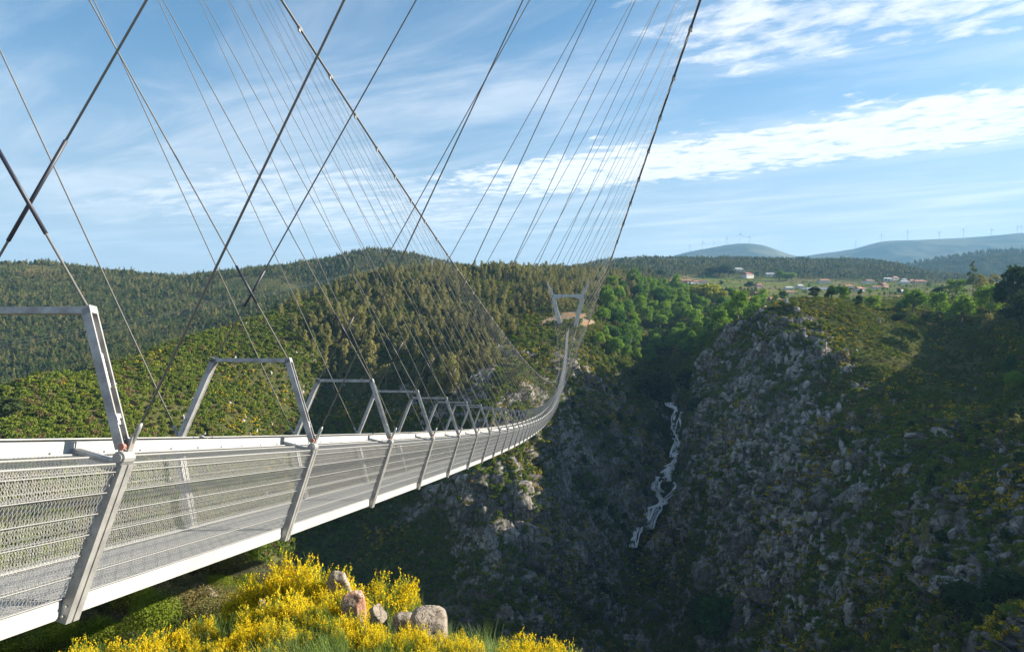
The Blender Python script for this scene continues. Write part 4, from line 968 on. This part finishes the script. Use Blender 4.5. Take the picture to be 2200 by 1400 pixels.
# small trees and hedges of the plateau
vd = vill[:-1,:-1]*((cS > 10.2) & (cS < 13.1))
p,r,c = sample(vd*np.clip(800/cD,0.4,1.5)*0.0009*(0.3+sstep(0.45,0.55,nF)), 90); n = len(p); s = scls(n,0.45,0.9,0.1)
for k in range(n): tree_thing('broadleaf_tree','broadleaf' if k%3 else 'darktree', k, p[k], s[k], random.random()*6.28, 'small tree among the fields and houses of the plateau', 'small trees of the plateau')
p,r,c = sample(vd*0.006*sstep(0.50,0.56,fbm(cX/60,cD/25,cX*0,3,191)), 5000); n = len(p)
scatter('hedgerow_scrub', PROTO['scrub'], p, rots(n), scls(n,0.9,2.4), 'hedges and vines between the terraced fields')

# ------------------------------------------------------------------ HOUSES
WALLS = {'white':pbr('white_render',(0.52,0.51,0.49),0.9),'pink':pbr('pink_render',(0.46,0.35,0.30),0.9),'cream':pbr('cream_render',(0.62,0.56,0.44),0.9),'brick':pbr('brick_wall',(0.38,0.22,0.15),0.9),'grey':pbr('grey_wall',(0.40,0.41,0.42),0.9)}
ROOFS = {'orange':pbr('orange_tiles',(0.34,0.15,0.085),0.9,0,0.3,0.8),'brown':pbr('brown_tiles',(0.22,0.10,0.06),0.9,0,0.3,0.8),'grey':pbr('grey_roof',(0.35,0.36,0.37),0.9),'white':pbr('white_roof',(0.62,0.62,0.60),0.9),'maroon':pbr('maroon_roof',(0.20,0.06,0.05),0.9)}
WIN = pbr('window_dark',(0.04,0.045,0.05),0.2)
def house(px, py, w, hgt, wall, roof, lab, rz=0.0, s0=11.0, dep=0.7, name='house'):
    g,k,c = hit(px,py,s0); d = g.y; W = w/F*d; H = hgt/F*d; Dp = max(W*dep,5)
    o = empty(name, g-Vector((0,0,0.3)), rz); props(o, lab, 'house', 'houses of the village')
    hw = H*0.62; b = MB(); b.box((0,0,hw/2-0.6),(W/2,Dp/2,hw/2+0.6)); wl = link('wall', b.mesh('wall', WALLS[wall]), parent=o)
    b = MB(); e = 0.5; zr = hw; zt = H
    a = [(-W/2-e,-Dp/2-e,zr-0.1),(W/2+e,-Dp/2-e,zr-0.1),(W/2+e,Dp/2+e,zr-0.1),(-W/2-e,Dp/2+e,zr-0.1)]
    hip = W*0.14; rg = [(-W/2+hip,0,zt),(W/2-hip,0,zt)]
    b.add(a+rg+[(x,y,z-0.25) for x,y,z in a], [(0,1,5,4),(1,2,5),(2,3,4,5),(3,0,4),(0,6,7,1),(1,7,8,2),(2,8,9,3),(3,9,6,0),(6,9,8,7)])
    rf = link('roof', b.mesh('roof', ROOFS[roof]), parent=o)
    b = MB(); b.box((W*0.22,Dp*0.12,zt-0.1),(0.4,0.4,0.9)); link('chimney', b.mesh('chimney', WALLS[wall]), parent=rf)
    nw = max(2,min(5,int(W/4)))
    for i in range(nw):
        b = MB(); x = -W/2+W*(i+0.5)/nw; b.box((x,-Dp/2-0.03,hw*0.55),(0.55,0.08,0.7)); link('window', b.mesh('window', WIN), parent=o)
HOUSES = [(1475,608,25,8,'pink','orange','long pink house with orange roof at the left end of the village',.1),(1484,613,18,7,'white','grey','low white house below the long pink one',0),(1496,609,12,7,'white','orange','small white house right of the low white one',.3),(1510,609,20,8,'white','brown','white house with brown roof at the end of the left row',-.2),
 (1444,609,12,8,'white','orange','white house half hidden by the forest edge, leftmost of all',.4),(1469,625,9,12,'pink','orange','tall pinkish house behind the yellow clump',.2),(1586,584,18,8,'white','grey','large white house high above the village',.1),(1607,597,22,12,'white','maroon','gabled white house with maroon roof',.5),
 (1602,587,8,5,'cream','orange','tiny house above the gabled house',0),(1653,594,20,8,'white','grey','white house right of the gabled house, up the hill',-.2),(1770,608,24,9,'white','orange','long white house with orange roof alone below the hill',0),(1631,619,17,10,'pink','brown','pink house by the round dark tree',.3),
 (1695,623,18,8,'white','grey','white two windowed house in the village centre',.1),(1695,632,24,8,'cream','orange','orange roofed house under the white central house',.1),(1744,626,20,8,'white','grey','white house left of the greenhouse',-.1),(1626,650,46,12,'brick','orange','long orange roofed building nearest to the gorge',0),(1662,652,26,12,'pink','orange','orange roofed house right of the long building',.2),
 (1627,638,16,12,'brick','orange','brick house above the long orange roofed building',.4),(1569,640,14,8,'white','grey','white house between the yellow clump and the brick house',0),(1653,657,14,10,'cream','orange','cream house just behind the grove trees',.3),(1718,620,14,10,'grey','grey','grey stone house beside the village centre',.2),
 (1824,620,20,9,'white','orange','white house with orange roof left of the hilltop oaks',.1),(1847,626,22,10,'grey','orange','house with peaked orange roof right of the hilltop oaks',.4),(1882,620,22,6,'white','orange','low long white house in the middle of the plain',0),(1898,617,18,10,'brick','brown','brown roofed house beside the low long one',.5),(1867,609,20,9,'white','brown','white house behind the peaked orange roof',.2),
 (1905,604,20,7,'white','grey','white house under the wooded hill, long',0),(1924,602,14,8,'cream','orange','cream house with orange roof at the foot of the wooded hill',.3),(1942,611,18,9,'white','grey','white block house with grey roof near the road',-.1),(1973,609,26,8,'pink','orange','long orange roofed house at the right end of the village',0),(1957,608,13,8,'white','orange','small house between block house and long orange roof',.2),(1943,604,10,6,'white','grey','tiny white house at the foot of the hill',0),
 (1934,630,18,8,'grey','white','pale barn beside the fields',.1),(1925,641,12,6,'pink','orange','small pink shed at the edge of the fields',0)]
for h in HOUSES: house(*h[:7], rz=h[7])
house(92,766,14,6,'white','grey','small white house alone in the valley on the left', 0.1, 11.0)
# greenhouse on the plateau
g,_,_ = hit(1760,622,11.0); o = empty('greenhouse', g); props(o, 'long pale greenhouse of plastic sheets on the plateau', 'greenhouse')
b = MB(); L_ = 46/F*g.y
for i in range(5):
    y0 = i*5.0
    b.add([(-L_/2,y0,0),(L_/2,y0,0),(L_/2,y0+2.5,4.2),(-L_/2,y0+2.5,4.2),(L_/2,y0+5,0),(-L_/2,y0+5,0)], [(0,1,2,3),(3,2,4,5),(0,3,5),(1,4,2)])
link('plastic_cover', b.mesh('plastic_cover', pbr('plastic_sheet',(0.50,0.54,0.58),0.35)), parent=o)

# terrace wall on the right slope
STONE = M['rock']
pts = [hit(px,py,6)[0] for px,py in ((1930,934),(1965,928),(2000,926),(2040,930),(2080,934),(2120,938))]
b = MB()
for p,q in zip(pts[:-1],pts[1:]): b.bar(p+Vector((0,-0.6,-1.2)), q+Vector((0,-0.6,-1.2)), 1.2, 4.2)
props(link('retaining_wall', b.mesh('retaining_wall', STONE)), 'dry stone retaining wall under the track on the right slope', 'wall')

# ------------------------------------------------------------------ WATERFALL
def water_mat():
    m, t, out = material('falling_water'); tc = t.new('ShaderNodeTexCoord')
    f = t.noise(t.vmap(tc.outputs['Object'], (0.9,0.9,0.22)), 1.0, 6, 0.7); r_ = t.ramp(f, 0.40, 0.60)
    b = t.new('ShaderNodeBsdfPrincipled'); b.inputs['Roughness'].default_value = 0.35
    t.l.new(t.mix(r_, (0.70,0.75,0.79), (0.94,0.96,0.97)), b.inputs['Base Color'])
    bn = t.new('ShaderNodeBump'); bn.inputs['Strength'].default_value = 0.7; bn.inputs['Distance'].default_value = 0.5
    t.l.new(f, bn.inputs['Height']); t.l.new(bn.outputs[0], b.inputs['Normal']); t.l.new(b.outputs[0], out.inputs[0]); return m
M['water'] = water_mat()
STREAMS = [[(1449,866),(1452,876),(1456,884)],[(1455,884),(1452,893),(1449,906),(1448,922),(1452,936)],[(1466,886),(1463,900),(1462,918),(1458,936)],[(1452,918),(1456,930),(1458,944)],
  [(1456,942),(1462,950),(1460,966),(1455,985)],[(1454,948),(1452,966),(1450,984)],[(1456,984),(1448,996),(1436,1006),(1422,1018)],[(1454,990),(1447,1006),(1440,1022),(1436,1034)],[(1444,1000),(1438,1016),(1428,1030)],
  [(1410,1026),(1404,1040),(1400,1050),(1410,1062),(1418,1072),(1424,1080)],[(1412,1034),(1408,1048),(1420,1060)],[(1450,1038),(1455,1048),(1450,1060),(1438,1070),(1430,1080)],[(1424,1080),(1412,1088),(1396,1092)],
  [(1396,1092),(1386,1104),(1380,1120),(1378,1130)],[(1412,1090),(1406,1106),(1398,1122),(1394,1138)],[(1402,1096),(1394,1112),(1386,1128)],[(1370,1136),(1364,1148),(1360,1164),(1360,1178)],[(1378,1130),(1388,1134),(1394,1138)]]
b = MB()
for st in STREAMS:
    P_ = []
    for (x0,y0),(x1,y1) in zip(st[:-1],st[1:]):
        for i in range(4):
            f = i/4; g,_,_ = hit(x0+(x1-x0)*f, y0+(y1-y0)*f, 5.5); P_.append(g)
    P_.append(hit(*st[-1],5.5)[0]); P_ = np.array([list(q) for q in P_])
    for _ in range(2): P_[1:-1] = (P_[:-2]+2*P_[1:-1]+P_[2:])/4
    n_ = len(P_)
    for q in range(9):
        jx = (q-4)*0.72+random.uniform(-.3,.3); ph = random.random()*6; ff = np.linspace(0,1,n_)
        b.tube([Vector(P)+Vector((jx*(0.7+0.5*math.sin(3*f+ph))+0.25*math.sin(9*f+ph),-1.1-0.3*random.random(),0.5)) for P,f in zip(P_,ff)], list((0.26+0.36*np.abs(np.sin(5*ff+ph)))*random.uniform(0.7,1.2)), 6)
    continue
    wd = 1.15*(0.7+0.6*np.sin(np.linspace(0.5,2.8,n_)))*random.uniform(0.8,1.25)
    b.tube([Vector(q)+Vector((0,-0.5,0.35)) for q in P_], list(wd), 8)
o = link('waterfall', b.mesh('waterfall', M['water'], True)); props(o, 'white waterfall tumbling in steps down the shaded gully', kind='structure')

# ------------------------------------------------------------------ WIND TURBINES, MASTS, POLES, WIRES
TW_ = pbr('turbine_white',(0.50,0.51,0.53),0.5)
TURB = [(1482,549,12,'leftmost wind turbine on the small mountain, low on its slope'),(1511,543,15,'second wind turbine from the left on the small mountain'),(1536,538,13,'third wind turbine from the left on the small mountain'),(1564,532,14,'fourth wind turbine from the left, below the summit of the small mountain'),
 (1592,527,20,'tallest wind turbine on the summit of the small mountain'),(1612,529,15,'wind turbine at the right end of the small mountain summit'),(1840,538,14,'leftmost wind turbine on the long mountain'),(1896,522,14,'second wind turbine from the left on the long mountain'),
 (1951,520,18,'third wind turbine from the left on the long mountain'),(2017,518,14,'wind turbine in the middle of the long mountain'),(2072,515,19,'tallest wind turbine on the long mountain'),(2131,511,13,'wind turbine right of the tallest one on the long mountain'),(2185,506,14,'wind turbine near the right edge of the picture'),(2196,504,15,'rightmost wind turbine cut by the edge of the picture')]
for i,(px,py,h,lab) in enumerate(TURB):
    c = col_of(px); q = np.where(rowS >= 17)[0]; k = q[int(np.argmin(scrY[q,c]))]; g = Vector(P3[k,c]); d = g.y
    H = max(h,12)/F*d; o = empty('wind_turbine', g-Vector((0,0,3)), random.uniform(-.5,.5)); props(o, lab, 'wind turbine', 'wind turbines along the mountains')
    b = MB(); b.tube([(0,0,0),(0,0,H)], [2.2,1.4], 8); link('mast', b.mesh('mast', TW_), parent=o)
    b = MB(); b.bar((0,-5,H+1.5),(0,7,H+1.5),5,5); link('nacelle', b.mesh('nacelle', TW_), parent=o)
    a0 = random.random()*2.1
    for j in range(3):
        a = a0+j*2.094; b = MB(); b.bar((0,-5.5,H+1.5),(math.sin(a)*H*0.58,-5.5,H+1.5+math.cos(a)*H*0.58),2.8,1.4,(0,1,0),1.0,0.6); link('blade', b.mesh('blade', TW_), parent=o)
POLE = pbr('pole_concrete',(0.55,0.54,0.50),0.8)
def pole(px, py_top, py_base, d, arm, lab, name='electricity_pole', cat='pole'):
    p = at(px,py_base,d); g = ground_at(px,d); top = at(px,py_top,d); z0 = min(g.z,p.z)-1
    o = empty(name, (p.x,p.y,z0)); props(o, lab, cat); b = MB(); H = top.z-z0
    b.tube([(0,0,0),(0,0,H)], [0.42,0.25], 8); link('post', b.mesh('pole_post', POLE), parent=o)
    if arm:
        b = MB(); b.bar((-arm,0,H-1.2),(arm,0,H-1.2),0.3,0.3)
        for x in (-arm*0.9,0,arm*0.9): b.tube([(x,0,H-1.1),(x,0,H-0.4)],0.12,6)
        link('crossarm', b.mesh('crossarm', POLE), parent=o)
    return top
t1 = pole(811,574,598,692,2.0,'pale electricity pole on the ridge behind the cables, leftmost')
t2 = pole(897,570,586,722,1.6,'electricity pole with crossarm in front of the wooded hill')
t3 = pole(928,558,578,730,2.2,'electricity pole on the ridge right of the one with crossarm')
pole(133,550,572,1270,0,'thin radio mast on the left wooded hill','radio_mast','mast'); pole(601,556,578,1372,0,'thin mast on the saddle of the left hills, left one','radio_mast','mast'); pole(613,558,578,1372,0,'thin mast on the saddle of the left hills, right one','radio_mast','mast')
WIRE = pbr('power_wire',(0.30,0.30,0.30),0.5,0.3)
for i,(y0,lab) in enumerate(((768,'upper power line crossing the left valley'),(778,'middle power line crossing the left valley'),(788,'lower power line crossing the left valley'))):
    a = at(-220,y0,430); e = t1+Vector(((i-1)*1.8,0,-0.5)); b = MB(); pts = []
    for j in range(41):
        f = j/40; p = a.lerp(e,f); p.z -= 9*4*f*(1-f)*0.5; pts.append(p)
    b.tube(pts, 0.032, 4); props(link('power_line', b.mesh('power_line', WIRE)), lab, 'power line', 'power lines of the left valley')
for i,(p,q,lab) in enumerate(((t1,t2,'short power line from the leftmost pole to the crossarm pole'),(t2,t3,'short power line between the two right poles'))):
    b = MB(); b.tube([p.lerp(q,j/12)-Vector((0,0,0.5+6*(j/12)*(1-j/12))) for j in range(13)], 0.05, 4); props(link('power_line', b.mesh('power_line', WIRE)), lab, 'power line')

# ------------------------------------------------------------------ SKY, SUN, HAZE, CAMERA
W = bpy.data.worlds.new('World'); S.world = W; W.use_nodes = True
t = NT(W.node_tree); t.n.clear()
wo = t.new('ShaderNodeOutputWorld'); bg = t.new('ShaderNodeBackground')
sky = t.new('ShaderNodeTexSky', sky_type='NISHITA'); sky.sun_disc = False; sky.sun_elevation = SUN_EL; sky.sun_rotation = math.pi/2-SUN_AZ
sky.altitude = 300; sky.air_density = 1.0; sky.dust_density = 0.6; sky.ozone_density = 2.0
tc = t.new('ShaderNodeTexCoord'); sep = t.new('ShaderNodeSeparateXYZ'); t.l.new(tc.outputs['Generated'], sep.inputs[0])
dx,dy,dz = sep.outputs
zc = t.math('MAXIMUM', dz, 0.02)
pxn = t.math('DIVIDE', dx, zc); pyn = t.math('DIVIDE', dy, zc)          # point of a flat cloud layer at unit height
cmb = t.new('ShaderNodeCombineXYZ'); t.l.new(pxn, cmb.inputs[0]); t.l.new(pyn, cmb.inputs[1]); CP = cmb.outputs[0]
# the bands run along a = (0.81,-0.58)
ux,uy = 0.84,-0.54
along = t.math('ADD', t.math('MULTIPLY', pxn, ux), t.math('MULTIPLY', pyn, uy))
acros = t.math('ADD', t.math('MULTIPLY', pxn, -uy), t.math('MULTIPLY', pyn, ux))
cb2 = t.new('ShaderNodeCombineXYZ'); t.l.new(along, cb2.inputs[0]); t.l.new(acros, cb2.inputs[1]); AP = cb2.outputs[0]
warp = t.math('MULTIPLY', t.math('SUBTRACT', t.noise(AP, 1.3, 4, 0.6), 0.5), 0.9)
puff = t.noise(t.vmap(AP, (1.0,1.35,1)), 6.5, 9, 0.62, 0.4)
wisp = t.noise(t.vmap(AP, (0.8,1.9,1), loc=(3.3,1.7,0)), 3.4, 9, 0.64, 0.35)
def band(c, w, soft): 
    dd = t.math('ABSOLUTE', t.math('SUBTRACT', t.math('ADD', acros, warp), c)); return t.ramp(dd, w-soft, w+soft, 1.0, 0.0)
b1 = t.math('MULTIPLY', band(4.05,0.62,0.42), t.ramp(along, -4.2, -2.2))
c1 = t.ramp(t.math('ADD', puff, t.math('MULTIPLY', t.math('SUBTRACT', b1, 1.0), 0.45)), 0.25, 0.51)
b2 = t.math('MULTIPLY', band(2.45,0.62,0.5), t.ramp(along, -1.6, -0.6))
c2 = t.ramp(t.math('ADD', t.math('ADD', t.math('MULTIPLY', puff, 0.6), t.math('MULTIPLY', wisp, 0.4)), t.math('MULTIPLY', t.math('SUBTRACT', b2, 1.0), 0.5)), 0.36, 0.62)
b3 = t.math('MULTIPLY', t.math('MULTIPLY', t.ramp(along,-7.5,-5.0), t.ramp(along,-2.2,-3.6)), t.math('MULTIPLY', t.ramp(acros,1.9,3.0), t.ramp(acros,7.5,5.0)))
c3 = t.math('MULTIPLY', t.ramp(t.math('ADD', wisp, t.math('MULTIPLY', t.math('SUBTRACT', b3, 1.0), 0.4)), 0.28, 0.66), 0.72)
c4 = t.math('MULTIPLY', t.ramp(t.noise(t.vmap(AP,(0.35,1.0,1),loc=(9,4,0)), 1.6, 8, 0.6, 0.6), 0.36, 0.78), 0.52)
cl = t.math('MAXIMUM', t.math('MAXIMUM', c1, t.math('MULTIPLY', c2, 0.9)), t.math('MAXIMUM', c3, c4))
cl = t.math('MULTIPLY', cl, t.ramp(dz, 0.05, 0.16))
skyc = t.new('ShaderNodeMix', data_type='RGBA', blend_type='MULTIPLY'); skyc.inputs[0].default_value = 1.0
t.l.new(sky.outputs[0], skyc.inputs[6]); skyc.inputs[7].default_value = (0.68,0.89,0.93,1)
SKYS = 0.054
low = t.math('MULTIPLY', t.ramp(dz, 0.38, 0.04), 0.9)
skymix = t.mix(low, skyc.outputs[2], (0.165/SKYS,0.182/SKYS,0.198/SKYS))
mixc = t.mix(cl, skymix, (0.33/SKYS,0.335/SKYS,0.345/SKYS))
t.l.new(mixc, bg.inputs[0]); bg.inputs[1].default_value = SKYS
t.l.new(bg.outputs[0], wo.inputs[0])

sd = Vector((math.cos(SUN_EL)*math.cos(SUN_AZ), math.cos(SUN_EL)*math.sin(SUN_AZ), math.sin(SUN_EL)))
sl = bpy.data.lights.new('sun', 'SUN'); sl.energy = 5.0; sl.angle = math.radians(0.5); sl.color = (1.0,0.90,0.74)
so = bpy.data.objects.new('sun', sl); C.objects.link(so); so.rotation_euler = sd.to_track_quat('Z','Y').to_euler(); so.location = (100,50,200)

HAZE = True
if HAZE:
    b = MB(); lo = P3.reshape(-1,3).min(0)-np.array([2,300,1.0]); hi = P3.reshape(-1,3).max(0)+np.array([2,2,130.0]); b.box(tuple((lo+hi)/2), tuple((hi-lo)/2)); hz = link('haze', b.mesh('haze', []) if False else b.mesh('haze', [bpy.data.materials.new('air')]))
    hm = hz.data.materials[0]; hm.use_nodes = True; ht = NT(hm.node_tree); ht.n.clear(); ho = ht.new('ShaderNodeOutputMaterial')
    pv = ht.new('ShaderNodeVolumePrincipled'); pv.inputs['Density'].default_value = 5.5e-5; pv.inputs['Color'].default_value = (0.28,0.60,1.0,1); pv.inputs['Anisotropy'].default_value = 0.1
    ht.l.new(pv.outputs[0], ho.inputs['Volume']); props(hz, 'thin bluish air between the camera and the mountains', kind='stuff')

cam = bpy.data.cameras.new('camera'); cam.sensor_width = 36.0; cam.lens = 36.0*F/2200; cam.clip_start = 0.1; cam.clip_end = 30000
co = bpy.data.objects.new('camera', cam); C.objects.link(co); co.location = (0,0,0); co.rotation_euler = (math.radians(90),0,0); S.camera = co
S.view_settings.view_transform = 'Standard'; S.view_settings.look = 'None'; S.view_settings.exposure = 1.75; S.view_settings.gamma = 1.0
S.render.film_transparent = False
S.cycles.max_bounces = 5; S.cycles.diffuse_bounces = 3; S.cycles.glossy_bounces = 2; S.cycles.transmission_bounces = 3; S.cycles.volume_bounces = 0; S.cycles.transparent_max_bounces = 8
S.cycles.use_denoising = True
